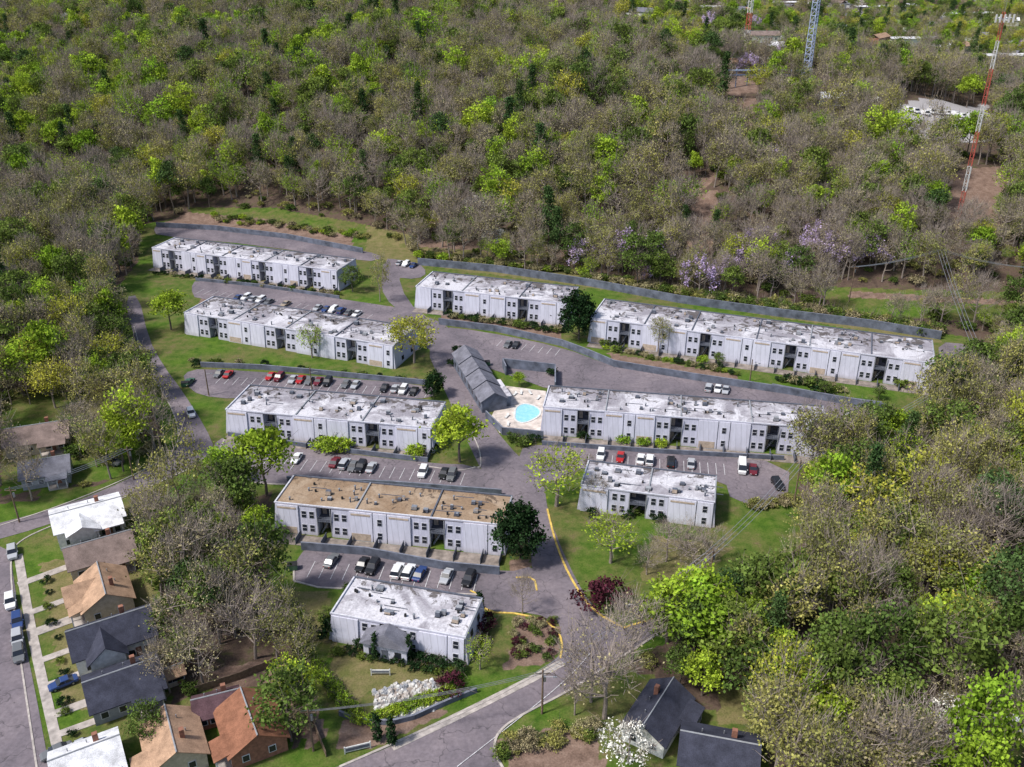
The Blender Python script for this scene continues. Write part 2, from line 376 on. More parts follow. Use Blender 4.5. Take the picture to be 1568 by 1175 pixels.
    if patio:
        pt=MB(); x=0; k=0
        while x<L-1:
            ww=min(5.6,L-x); pt.box(x+.1,x+ww-.12,-4.6,-1.15,0,.1+.002*(k%3),'patio'); 
            pt.box(x+ww-.1,x+ww,-4.4,-1.1,0,1.5,'slate'); x+=ww; k+=1
        pt.obj('patio_row',par)
    return par,X,Y,L,D
BL={}
BL[1]=apartment((233,379),(516,414),(250,361),7.6,seed=1)
BL[2]=apartment((282,478),(602,529),(318,452),7.2,seed=2,patio=False)
BL[3]=apartment((346,626),(660,655),(372,588),6.8,seed=3)
BL[4]=apartment((421,768),(770,803),(448,727),7.2,'roofb',seed=4)
BL[5]=apartment((507,938),(712,975),(527,890),5.8,office=True,seed=5,patio=False)
BL[6]=apartment((637,438),(868,464),(650,414),7.6,seed=6)
BL[7]=apartment((905,486),(1432,556),(915,456),8.0,seed=7)
BL[8]=apartment((832,622),(1270,656),(840,590),7.8,seed=8)
BL[9]=apartment((890,742),(1094,768),(900,708),6.2,seed=9,patio=False)
# ------------------------------------------------------------------ houses
def house(px,L,W,ang,hw,hr,wall,roof,name='suburban_house',cross=False,porch=True,chim=True):
    c=G(*px); par=empty(name,c,math.radians(ang)); w=MB(); r=MB(); d=MB()
    a,b=L/2,W/2; ov=.55
    w.box(-a,a,-b,b,0,hw,wall)
    for s in (-1,1):
        p=[(s*a,-b,hw),(s*a,b,hw),(s*a,0,hw+hr)]; w.poly(p if s>0 else p[::-1],wall)
    def gable(x0,x1,half,zb,rise,axis=0,cx=0,o=ov):
        k=rise/half; e=half+o; ze=zb-o*k
        for s in (-1,1):
            q=[(x0,0,zb+rise+.12),(x1,0,zb+rise+.12),(x1,s*e,ze+.12),(x0,s*e,ze+.12)]
            if axis: q=[(cx+y,x,z) for x,y,z in q]
            ql=[(x,y,z-.16) for x,y,z in q]
            r.hexa(ql,q,roof)
        if not axis: r.tube((x0,0,zb+rise+.13),(x1,0,zb+rise+.13),.12,.12,'gwall',5)
    gable(-a-ov,a+ov,b,hw,hr)
    if cross:
        cw=min(2.8,b*.75); x0=-a*.25; y0=-b-2.2
        w.box(x0-cw,x0+cw,y0,-b+.01,0,hw-.02,wall)
        w.poly([(x0-cw,y0,hw),(x0+cw,y0,hw),(x0,y0,hw+hr*.8)],wall)
        gable(y0-.5,-.2,cw,hw,hr*.8,1,x0)
        d.box(x0-1,x0+1,y0-.06,y0,1,2.3,'glass')
    if porch:
        d.box(a*.1,a*.9,-b-2.2,-b,0,.4,'concrete')
        r.hexa([(a*.05,-b-2.5,hw-.6),(a*.95,-b-2.5,hw-.6),(a*.95,-b+.1,hw+.05),(a*.05,-b+.1,hw+.05)],[(a*.05,-b-2.5,hw-.45),(a*.95,-b-2.5,hw-.45),(a*.95,-b+.1,hw+.2),(a*.05,-b+.1,hw+.2)],roof)
        for x in (a*.12,a*.5,a*.88): d.box(x-.1,x+.1,-b-2.2,-b-2,.4,hw-.55,'frame')
    if chim: d.box(a*.3,a*.3+.8,b*.25,b*.25+.7,hw,hw+hr+.9,'brick')
    for x_,y_ in ((-a*.5,b*.3),(a*.1,b*.5)): 
        zr=hw+hr*(1-y_/b); d.tube((x_,y_,zr),(x_,y_,zr+.7),.1,.1,'metal',6)
    for y,s in((-b,-1),(b,1)):
        for x in (-a*.7,-a*.2,a*.35,a*.75):
            y0,y1=sorted((y,y+s*.06)); d.box(x-.65,x+.65,y0,y1,.95,2.35,'frame'); y0,y1=sorted((y,y+s*.09)); d.box(x-.52,x+.52,y0,y1,1.08,2.22,'glass')
    for s in(-1,1):
        for y in (-b*.5,b*.45):
            x0,x1=sorted((s*a,s*(a+.06))); d.box(x0,x1,y-.6,y+.6,.95,2.35,'frame'); x0,x1=sorted((s*a,s*(a+.09))); d.box(x0,x1,y-.48,y+.48,1.08,2.22,'glass')
    d.box(a*.45,a*.45+.95,-b-.05,-b,.4,2.5,'brick')
    w.obj('walls',par); r.obj('gable_roof',par); d.obj('windows_and_porch',par)
house((140,812),13,9.5,30,4.5,1.6,'wwall','shwhite',cross=True)
house((158,862),12,8,30,3.4,2.4,'cream','shbrown')
house((165,925),10,8.5,-60,3.6,2.6,'cream','shtan',cross=True)
house((178,995),13,8.5,30,4.2,2.8,'wwall','shdark',cross=True,porch=False)
house((195,1065),11,9,30,3.2,2.4,'gwall','shdark')
house((140,1185),9,8,30,3.2,2.2,'wwall','shwhite')
house((270,1155),9.5,8,-62,3.2,2.4,'cream','shtan')
house((388,1130),10,8.5,-62,3.2,2.6,'brick','shor')
house((335,1095),6.5,5,20,2.8,1.6,'brick','shmar',porch=False)
house((262,1045),4,2.6,30,2.4,.8,'cream','shtan',name='garden_shed',porch=False,chim=False)
house((62,682),14,9,20,3.4,2.4,'cream','shbrown')
house((75,733),10,7.5,20,3.2,2.2,'gwall','shgrey')
house((15,412),13,9,20,5,2.4,'gwall','shgrey'); house((15,530),12,8,35,3.2,2.2,'brick','shdark')
house((1005,1112),11,7,58,3.2,2.2,'wwall','shdark')
house((1098,1168),11,8,-14,3.0,2.2,'gwall','shdark')
house((1385,1125),5.5,4,72,3.0,1.6,'cream','shgrey',porch=False,chim=False,name='cottage')
house((1198,1055),6,4,60,3,1.5,'wwall','shgrey',porch=False); house((1328,1085),6,5,70,3,1.8,'cream','shbrown',porch=False)
house((1270,160),18,11,10,4,2,'wwall','shwhite',porch=False); house((1165,62),24,12,0,4,2.2,'wwall','shbrown',porch=False); house((1130,105),22,9,5,3.5,2,'cream','shtan',porch=False)
# clubhouse and pool
c0=G(712,560,0); c1=G(752,622,0); ca=math.degrees(math.atan2((c1-c0).y,(c1-c0).x)); cl=(c1-c0).length
par=empty('clubhouse',(0,0,0),0); w=MB(); r=MB(); d=(c1-c0).normalized(); n=Vector((-d.y,d.x,0))
for i in range(4):
    a=c0+d*(cl*1.12*i/4); b=c0+d*(cl*1.12*(i+1)/4); hw=4.6-.35*i; hh=3.4
    P=[a-n*hh,b-n*hh,b+n*hh,a+n*hh]
    w.hexa([(p.x,p.y,0) for p in P],[(p.x,p.y,hw) for p in P],'wallblue')
    rid=[a-d*.2,b+d*.2]; zr=hw+2.0
    w.poly([(P[0].x,P[0].y,hw),(P[3].x,P[3].y,hw),(a.x,a.y,zr)],'wallblue'); w.poly([(P[2].x,P[2].y,hw),(P[1].x,P[1].y,hw),(b.x,b.y,zr)],'wallblue')
    for s in (-1,1):
        q=[rid[0],rid[1],rid[1]+n*s*(hh+.5),rid[0]+n*s*(hh+.5)]
        zz=[zr+.1,zr+.1,hw-.2,hw-.2]
        r.hexa([(q[k].x,q[k].y,zz[k]-.15) for k in range(4)],[(q[k].x,q[k].y,zz[k]) for k in range(4)],'shgrey')
    for s in (-1,1):
        for t in (.25,.7):
            m=a+(b-a)*t+n*s*(hh+.04); e=d*.6
            r.hexa([((m-e).x,(m-e).y,1),((m+e).x,(m+e).y,1),((m+e-n*s*.06).x,(m+e-n*s*.06).y,1),((m-e-n*s*.06).x,(m-e-n*s*.06).y,1)],[((m-e).x,(m-e).y,2.4),((m+e).x,(m+e).y,2.4),((m+e-n*s*.06).x,(m+e-n*s*.06).y,2.4),((m-e-n*s*.06).x,(m-e-n*s*.06).y,2.4)],'glass')
w.obj('walls',par); r.obj('stepped_gable_roofs',par)
sheet('pool_deck',[(752,640),(775,592),(836,600),(832,668),(765,664)],'deck',0,.2)
pc=G(806,634,0); Xp=BL[8][1]; Yp=BL[8][2]
par=empty('swimming_pool',(pc.x,pc.y,.26),math.atan2(Xp.y,Xp.x))
def poolpts(k,z): 
    out=[]
    for i in range(40):
        t=2*math.pi*i/40; r_=k+.35*math.sin(3*t+1); out.append((math.cos(t)*(r_+.2)*.95,math.sin(t)*(r_+1.6)*1.05,z))
    return out
mb=MB(); mb.poly(poolpts(3.1,.02),'water'); mb.obj('water',par)
mb=MB(); A=poolpts(3.1,.0);B=poolpts(3.6,0)
for i in range(40):
    j=(i+1)%40; q=[A[i],A[j],B[j],B[i]]; mb.hexa([(x,y,-.05) for x,y,z in q][::-1],[(x,y,.1) for x,y,z in q][::-1],'white')
mb.obj('coping',par)
rwall([(744,640),(770,666),(832,672)],2.2,'pool_wall'); rwall([(775,575),(770,563),(850,572),(850,600)],3.0,'pool_wall')
mb=MB(); mb.box(-5,5,-2.2,2.2,0,3.2,'wallblue'); mb.box(-5.2,5.2,-2.4,2.4,3.2,3.4,'roofw'); mb.box(-3,-2,-2.26,-2.2,0,2.1,'slate'); mb.box(0,1.6,-2.26,-2.2,1,2.1,'glass')
q=G(762,612,0); mb.obj('pool_house',None,(q.x,q.y,0),math.radians(ca))
def lounger(u,v,rz):
    m=MB(); m.box(-.3,.3,-.9,.5,.28,.34,'white'); m.hexa([(-.3,.5,.28),(.3,.5,.28),(.3,1.0,.7),(-.3,1.0,.7)],[(-.3,.5,.34),(.3,.5,.34),(.3,.96,.76),(-.3,.96,.76)],'white')
    for x in(-.25,.25):
        for y in (-.8,.4): m.box(x-.03,x+.03,y-.03,y+.03,0,.28,'metal')
    q=G(u,v,0); m.obj('sun_lounger',None,(q.x,q.y,.2),rz)
for u,v in ((788,606),(798,604),(824,612),(776,640),(778,652),(812,604)): lounger(u,v,random.uniform(-.5,.5))
# ------------------------------------------------------------------ cars
def carmesh(col,typ):
    L,W,Ht={'sedan':(4.7,1.82,1.45),'suv':(4.8,1.92,1.75),'pickup':(5.5,1.95,1.8),'van':(5.4,2.0,2.3)}[typ]
    k='car_'+col; m=MB(); w=W/2; l=L/2
    zb=.32; zh=.82 if typ=='sedan' else 1.0
    if typ=='van': S=[(-l,.8,.95),(-l+.5,.95,1.2),(l-.3,1,1.25),(l,.95,1.2)]
    else: S=[(-l,.82,zh-.18),(-l+.35,.95,zh-.05),(-l+1.3,1,zh+.04),(l-1.0,1,zh+.06),(l-.25,.95,zh+.02),(l,.85,zh-.12)]
    for i in range(len(S)-1):
        y0,a0,z0=S[i]; y1,a1,z1=S[i+1]
        m.hexa([(-w*a0*.95,y0,zb),(w*a0*.95,y0,zb),(w*a1*.95,y1,zb),(-w*a1*.95,y1,zb)],[(-w*a0*.93,y0,z0),(w*a0*.93,y0,z0),(w*a1*.93,y1,z1),(-w*a1*.93,y1,z1)],k)
        m.hexa([(-w*a0,y0+.001,zb+.15),(w*a0,y0+.001,zb+.15),(w*a1,y1-.001,zb+.15),(-w*a1,y1-.001,zb+.15)],[(-w*a0,y0+.001,z0-.15),(w*a0,y0+.001,z0-.15),(w*a1,y1-.001,z1-.15),(-w*a1,y1-.001,z1-.15)],k)
    y0,y1,y2,y3={'sedan':(-l+1.25,-l+2.0,l-1.45,l-.65),'suv':(-l+1.2,-l+1.85,l-.6,l-.15),'pickup':(-l+1.5,-l+2.1,.35,.6),'van':(-l+.4,-l+1.1,l-.3,l-.05)}[typ]
    zc=zh if typ!='van' else 1.2
    wt=w*.76
    bt=[(-w*.92,y0,zc),(w*.92,y0,zc),(w*.92,y3,zc),(-w*.92,y3,zc)]; tp=[(-wt,y1,Ht-.06),(wt,y1,Ht-.06),(wt,y2,Ht-.06),(-wt,y2,Ht-.06)]
    m.hexa(bt,tp,'glass')
    m.hexa([(-wt-.03,y1-.03,Ht-.07),(wt+.03,y1-.03,Ht-.07),(wt+.03,y2+.03,Ht-.07),(-wt-.03,y2+.03,Ht-.07)],[(-wt+.06,y1+.1,Ht),(wt-.06,y1+.1,Ht),(wt-.06,y2-.1,Ht),(-wt+.06,y2-.1,Ht)],k)
    for s in (-1,1):
        ym=(y1+y2)/2
        m.hexa([(s*w*.93,ym-.06,zc),(s*w*.93,ym+.06,zc),(s*w*.90,ym+.06,zc),(s*w*.90,ym-.06,zc)],[(s*(wt+.02),ym-.05,Ht-.07),(s*(wt+.02),ym+.05,Ht-.07),(s*(wt-.02),ym+.05,Ht-.07),(s*(wt-.02),ym-.05,Ht-.07)],k)
        m.box(min(s*w,s*(w+.16)),max(s*w,s*(w+.16)),y0+.15,y0+.35,zc-.02,zc+.14,k)
        for yy in (-l+.9,l-.95):
            m.tube((s*(w-.2),yy,.33),(s*(w+.02),yy,.33),.34,.34,'dark',12); m.tube((s*(w+.0),yy,.33),(s*(w+.03),yy,.33),.18,.18,'metal',8)
        m.box(min(s*w*.45,s*w*.78),max(s*w*.45,s*w*.78),-l-.02,-l+.05,zh-.38,zh-.22,'frame'); m.box(min(s*w*.5,s*w*.8),max(s*w*.5,s*w*.8),l-.05,l+.02,zh-.35,zh-.2,'redlamp')
    if typ=='pickup': m.box(-w*.8,w*.8,.75,l-.15,zh+.0,zh+.08,'dark')
    if typ=='van':
        m.hexa([(-w*.96,-l+1.9,1.2),(w*.96,-l+1.9,1.2),(w*.96,l-.02,1.2),(-w*.96,l-.02,1.2)],[(-wt-.06,-l+1.9,Ht-.08),(wt+.06,-l+1.9,Ht-.08),(wt+.06,l-.1,Ht-.08),(-wt-.06,l-.1,Ht-.08)],k)
    return m.mesh('car_'+typ+'_'+col)
CM={}
def car(u,v,col='white',typ='sedan',ref=4,rot=None):
    key=(col,typ)
    if key not in CM: CM[key]=carmesh(col,typ)
    q=G(u,v); 
    if rot is None: X=BL[ref][1]; rz=math.atan2(X.y,X.x)+random.uniform(-.05,.05)+(math.pi if random.random()<.3 else 0)
    else: rz=math.radians(rot)
    nm={'sedan':'parked_car','suv':'parked_suv','pickup':'pickup_truck','van':'white_van' if col=='white' else 'parked_van'}[typ]
    put(CM[key],nm,None,(q.x,q.y,q.z+.1),rz)
for u,v,c,t in [(508,862,'gray','sedan'),(555,868,'black','sedan'),(571,872,'black','suv'),(609,878,'white','suv'),(626,880,'white','suv'),(643,882,'blue','sedan'),(684,886,'silver','sedan'),(718,890,'black','suv')]: car(u,v,c,t,5)
for u,v,c,t in [(455,705,'white','sedan'),(513,711,'maroon','sedan'),(528,714,'silver','suv'),(541,717,'gray','sedan'),(553,718,'black','suv'),(569,719,'silver','sedan'),(648,726,'white','suv'),(680,728,'black','sedan'),(692,731,'gray','suv')]: car(u,v,c,t,4)
for u,v,c,t in [(290,588,'green','sedan'),(350,576,'red','sedan'),(336,575,'gray','sedan'),(415,579,'red','sedan'),(428,581,'maroon','suv'),(449,584,'silver','sedan'),(461,584,'red','sedan'),(474,586,'gray','sedan'),(488,587,'maroon','sedan'),(502,588,'black','suv'),(530,591,'gray','sedan'),(545,592,'silver','sedan'),(589,597,'black','sedan'),(605,598,'silver','sedan'),(618,600,'white','suv'),(634,602,'black','sedan')]: car(u,v,c,t,3)
for u,v,c,t in [(366,458,'blue','sedan'),(378,458,'white','suv'),(389,460,'silver','sedan'),(400,462,'white','suv'),(412,465,'gray','sedan'),(438,468,'tan','sedan'),(487,474,'silver','sedan'),(500,476,'blue','sedan'),(511,477,'white','suv'),(523,479,'blue','suv'),(535,481,'gray','sedan'),(547,483,'white','sedan')]: car(u,v,c,t,2)
for u,v,c,t in [(612,405,'silver','sedan'),(622,407,'white','suv'),(633,409,'blue','sedan')]: car(u,v,c,t,6)
for u,v,c,t in [(790,531,'black','sedan'),(778,530,'gray','sedan'),(1085,597,'silver','suv'),(1099,598,'white','sedan'),(1111,600,'silver','sedan')]: car(u,v,c,t,7)
for u,v,c,t in [(920,700,'white','suv'),(950,703,'red','sedan'),(981,706,'white','sedan'),(995,708,'white','suv'),(1027,711,'black','suv'),(1058,713,'silver','sedan'),(1136,720,'white','van'),(1153,722,'maroon','sedan')]: car(u,v,c,t,8)
car(293,636,'white','suv',rot=25); car(162,655,'maroon','sedan',rot=-60); car(172,711,'gray','suv',rot=70)
for u,v,c in [(17,925,'white'),(28,955,'blue'),(28,982,'silver'),(30,1005,'gray'),(20,850,'silver')]: car(u,v,c,'suv',rot=28)
for u,v,c in [(98,1050,'blue'),(122,1148,'silver'),(88,1155,'gray')]: car(u,v,c,'sedan',rot=-55)
car(1540,1112,'white','van',rot=55); car(1308,649,'white','van',rot=60); car(1340,648,'silver','suv',rot=70); car(1190,745,'black','suv',rot=5)
for i in range(9): car(1390+i*12+random.uniform(-3,3),172+i*1.2+random.uniform(-2,2),'white','van',rot=random.uniform(10,60))
car(1436,207,'white','van',rot=20); car(120,466,'white','suv',rot=60)
def stalls(a,b,n,dep,name='parking_markings'):
    A=G(*a,0);B=G(*b,0); X=(B-A).normalized(); Y=Vector((-X.y,X.x,0)); m=MB()
    z=zl[0]+.01
    for i in range(n+1):
        p=A+(B-A)*i/n; q=p+Y*dep; e=X*.07
        m.poly([tuple((p-e).xy)+(z,),tuple((p+e).xy)+(z,),tuple((q+e).xy)+(z,),tuple((q-e).xy)+(z,)],'line')
    m.obj(name)
stalls((470,885),(725,906),14,5.2); stalls((400,716),(705,743),20,5); stalls((330,588),(650,610),24,4.8); stalls((300,450),(560,490),22,4.8)
stalls((760,531),(850,545),7,4.8); stalls((1000,607),(1340,646),24,-4.6); stalls((900,712),(1110,728),17,5)
strip('edge_line_marking',[(700,1175),(790,1105),(870,1040),(905,1000)],.14,.004,'line',zl[0]+.02)
# ------------------------------------------------------------------ trees
def add_attr(me,name,arr):
    at=me.attributes.new(name,'FLOAT','POINT'); at.data.foreach_set('value',np.asarray(arr,np.float32))
def leaf_quads(C,size,r,upb=.3):
    n=len(C); a=r.normal(size=(n,3)); a/=np.linalg.norm(a,axis=1)[:,None]
    b=r.normal(size=(n,3)); b-= (b*a).sum(1)[:,None]*a; b/=np.linalg.norm(b,axis=1)[:,None]
    s=size*r.uniform(.6,1.4,(n,1)); a=a*s; b=b*s*.7
    return np.stack([C-a,C-b,C+a,C+b],1).reshape(-1,3)
def twig_quads(A,B,w,r):
    d=B-A; d/=np.linalg.norm(d,axis=1)[:,None]+1e-6
    s=np.cross(d,r.normal(size=d.shape)); s/=np.linalg.norm(s,axis=1)[:,None]+1e-6; s*=w
    return np.stack([A-s,A+s,B+s*.4,B-s*.4],1).reshape(-1,3)
def mktree(name,seed,h,cr,leaf,bark='bark',nclump=70,per=40,lsize=.3,sig=.75,shape='round',twigs=300,zc=.63,rz=.37,extra=None,tr=.28,low=.25):
    r=np.random.default_rng(seed); mb=MB()
    pts=[np.array([0,0,-.4])]; nseg=5; topf=.8 if shape!='cone' else .97
    for i in range(1,nseg+1): pts.append(np.array([r.normal()*.05*h*(i/nseg)*.6,r.normal()*.05*h*(i/nseg)*.6,h*topf*i/nseg]))
    rad=lambda t: tr*(1-.85*t)
    for i in range(nseg): mb.tube(pts[i],pts[i+1],rad(i/nseg),rad((i+1)/nseg),bark,7,False)
    def trunk(z):
        t=np.clip(z/(h*topf)*nseg,0,nseg-1e-3); i=int(t); return pts[i]*(1-(t-i))+pts[i+1]*(t-i)
    nl=7; ld=r.normal(size=(nl,3)); ld/=np.linalg.norm(ld,axis=1)[:,None]; la=r.uniform(-.38,.38,nl)
    Cs=[]
    while len(Cs)<nclump:
        d=r.normal(size=3); d/=np.linalg.norm(d)
        k=1+float((la*np.clip(ld@d,0,1)**3).sum())*1.4
        q=r.uniform(.25,1)**.45*k
        if shape=='round':
            p=np.array([d[0]*cr*q,d[1]*cr*q,h*zc+d[2]*h*rz*q])
            if d[2]<-.55: continue
        elif shape=='cone':
            z=r.uniform(.3,1.0); rr=cr*(1.08-z)/.78*(.75+.25*math.sin(z*40))*r.uniform(.45,1)*k; t=r.uniform(0,6.28)
            p=np.array([math.cos(t)*rr,math.sin(t)*rr,z*h])
        else:
            z=r.uniform(.06,1.0); rr=cr*min(1,(1.02-z)*3)*r.uniform(.5,1); t=r.uniform(0,6.28); p=np.array([math.cos(t)*rr,math.sin(t)*rr,z*h])
        Cs.append(p)
    Cs=np.array(Cs)
    nb=max(6,nclump//6); ends=Cs[r.choice(len(Cs),min(nb,len(Cs)),replace=False)]; mids=[]
    for e in ends:
        rr=np.hypot(e[0],e[1]); zs=np.clip(e[2]-rr*.9,h*low,h*topf*.92); s=trunk(zs)
        m=(s+e)/2+np.array([0,0,.06*h*-1])*r.uniform(.2,1)+r.normal(size=3)*.2
        r0=tr*.42; mb.tube(s,m,r0,r0*.6,bark,5,False); mb.tube(m,e,r0*.6,.03,bark,4,False); mids+= [m,(m+e)/2,e]
    mids=np.array(mids)
    V0=np.array(mb.v); nv0=len(V0)
    parts=[]; mi=[]; sh=[]
    dist=np.linalg.norm(Cs[:,None]-mids[None],axis=2); near=mids[dist.argmin(1)]
    T=[twig_quads(near.copy(),Cs,.045,r)]
    if twigs:
        idx=r.integers(0,len(Cs),twigs); st=Cs[idx]+r.normal(size=(twigs,3))*.25
        out=st-np.array([0,0,h*(zc-.3)]); out/=np.linalg.norm(out,axis=1)[:,None]
        en=st+(out+r.normal(size=(twigs,3))*.5+np.array([0,0,.35]))*r.uniform(.5,1.6,(twigs,1)); T.append(twig_quads(st,en,.032,r))
    T=np.concatenate(T); parts.append(T); mi+= [0]*(len(T)//4); sh.append(np.ones(len(T)))
    if per>0:
        cs=r.uniform(.45,1.4,len(Cs))
        n=r.poisson(per,len(Cs)); idx=np.repeat(np.arange(len(Cs)),n)
        sg=np.array([sig,sig,sig*.62])*r.uniform(.7,1.3,(len(Cs),1))
        P=Cs[idx]+r.normal(size=(len(idx),3))*sg[idx]
        P[:,2]=np.maximum(P[:,2],.1)
        Q=leaf_quads(P,lsize,r); parts.append(Q); mi+= [1]*(len(Q)//4)
        sh.append(np.repeat(cs[idx]*r.uniform(.75,1.25,len(idx)),4))
    if extra:
        k,ne,es=extra; ids=r.choice(len(Cs),ne); P=np.concatenate([Cs[i]+r.normal(size=(40,3))*np.array([.45,.45,.6]) for i in ids])
        Q=leaf_quads(P,es,r); parts.append(Q); mi+=[2]*(len(Q)//4); sh.append(np.repeat(r.uniform(.7,1.3,len(P)),4))
    Vn=np.concatenate(parts); V=np.concatenate([V0,Vn]); nq=len(Vn)//4
    me=bpy.data.meshes.new(name)
    me.from_pydata(V.tolist(),[],mb.f+ (np.arange(nq*4).reshape(-1,4)+nv0).tolist())
    me.materials.append(M[bark]); me.materials.append(M[leaf] if leaf else M[bark])
    if extra: me.materials.append(M[extra[0]])
    me.polygons.foreach_set('material_index',np.array([0]*len(mb.f)+mi,np.int32))
    add_attr(me,'shade',np.concatenate([np.ones(nv0)]+sh)); me.update(); return me
M['l_bright']=leafmat('leaf_spring_green',(.22,.36,.035),(.38,.48,.05),.3)
M['l_mid']=leafmat('leaf_green',(.09,.145,.035),(.19,.25,.05),.2)
M['l_olive']=leafmat('leaf_budding_olive',(.24,.25,.08),(.38,.36,.11),.2)
M['l_tan']=leafmat('leaf_budding_tan',(.25,.21,.125),(.34,.31,.16),0)
M['l_dark']=leafmat('leaf_evergreen',(.018,.04,.015),(.03,.06,.022),0)
M['l_pine']=leafmat('pine_needles',(.045,.09,.03),(.08,.13,.04),0)
M['l_purple']=leafmat('wisteria_bloom',(.46,.35,.56),(.58,.46,.66),0)
M['l_white']=leafmat('white_blossom',(.65,.65,.6),(.75,.73,.66),0)
M['l_red']=leafmat('dark_red_leaf',(.05,.016,.024),(.085,.024,.036),.1)
M['l_gold']=leafmat('leaf_golden_green',(.34,.38,.05),(.46,.44,.07),.3)
K={}
for i in range(3):
    K['bright%d'%i]=mktree('maple',10+i,14,4.6,'l_bright',nclump=75,per=32,lsize=.31,twigs=60)
    K['mid%d'%i]=mktree('oak',20+i,15,4.8,'l_mid',nclump=80,per=28,lsize=.3,twigs=100)
    K['olive%d'%i]=mktree('budding_oak',30+i,16,4.8,'l_olive','barkl',nclump=90,per=18,lsize=.2,twigs=420,sig=.75)
    K['tan%d'%i]=mktree('budding_tree',40+i,16,4.4,'l_tan','barkl',nclump=85,per=11,lsize=.17,twigs=600,sig=.8)
    K['bare%d'%i]=mktree('bare_tree',50+i,15,4.4,'l_tan','barkl',nclump=90,per=4,lsize=.14,twigs=800,sig=.9)
K['sparse']=mktree('young_tree',61,11,4.0,'l_bright','barkl',nclump=60,per=16,lsize=.19,twigs=300,sig=.7)
K['gold']=mktree('golden_oak',62,14,5.2,'l_gold','barkl',nclump=85,per=28,lsize=.24,twigs=250,sig=.8)
K['pine0']=mktree('pine',71,19,3.6,'l_pine',nclump=85,per=30,lsize=.24,shape='cone',twigs=0,sig=.55)
K['pine1']=mktree('pine_b',72,17,3.8,'l_pine',nclump=60,per=36,lsize=.24,twigs=0,sig=.7,zc=.74,rz=.24)
K['wist']=mktree('wisteria_tree',73,11,4.4,'l_tan','barkl',nclump=80,per=6,lsize=.17,twigs=400,extra=('l_purple',36,.22))
K['dog']=mktree('dogwood',74,8,3.4,'l_white','barkl',nclump=55,per=22,lsize=.2,twigs=200,sig=.5)
K['mag']=mktree('magnolia',75,12,4.2,'l_dark',nclump=120,per=46,lsize=.3,twigs=0,sig=.65,zc=.52,rz=.46,low=.1)
K['mag2']=mktree('holly',76,11,3.8,'l_dark',nclump=90,per=44,lsize=.28,twigs=0,sig=.6,zc=.5,rz=.48,low=.1)
K['cyp']=mktree('cypress',77,5,.55,'l_dark',nclump=60,per=22,lsize=.13,shape='col',twigs=0,sig=.14,tr=.08,low=.05)
def bush(nm,seed,leaf,h=2.2,cr=1.7): return mktree(nm,seed,h,cr,leaf,nclump=30,per=28,lsize=.18,sig=.32,twigs=20,zc=.5,rz=.45,tr=.06,low=.05)
K['bushg']=bush('bush',81,'l_mid'); K['bushy']=bush('bush_y',82,'l_bright'); K['bushd']=bush('bush_d',83,'l_dark'); K['bushr']=bush('bush_r',84,'l_red',3,1.8); K['busht']=bush('bush_t',85,'l_tan',2.6,2.2); K['busho']=bush('bush_o',86,'l_olive',2.6,2.2)
HH={'bright':14,'mid':15,'olive':16,'tan':16,'bare':15,'sparse':11,'gold':14,'pine0':19,'pine1':17,'wist':11,'dog':8,'mag':12,'mag2':11,'cyp':5,'bushg':2.2,'bushy':2.2,'bushd':2.2,'bushr':3,'busht':2.6,'busho':2.6}
NM={'bright':'maple_tree','mid':'oak_tree','olive':'budding_oak_tree','tan':'budding_tree','bare':'bare_tree','sparse':'young_maple_tree','gold':'golden_oak_tree','pine0':'pine_tree','pine1':'pine_tree','wist':'wisteria_tree','dog':'dogwood_tree','mag':'magnolia_tree','mag2':'holly_tree','cyp':'cypress_tree','bushg':'green_bush','bushy':'lime_bush','bushd':'evergreen_bush','bushr':'red_barberry_bush','busht':'brush_shrub','busho':'olive_bush'}
def tree(k,u,v,h,wf=1.0):
    q=G(u,v); kk=k if k in K else k+str(random.randrange(3)); s=h/HH[k]
    put(K[kk],NM[k],None,q,random.uniform(0,6.28),(s*wf,s*wf,s))
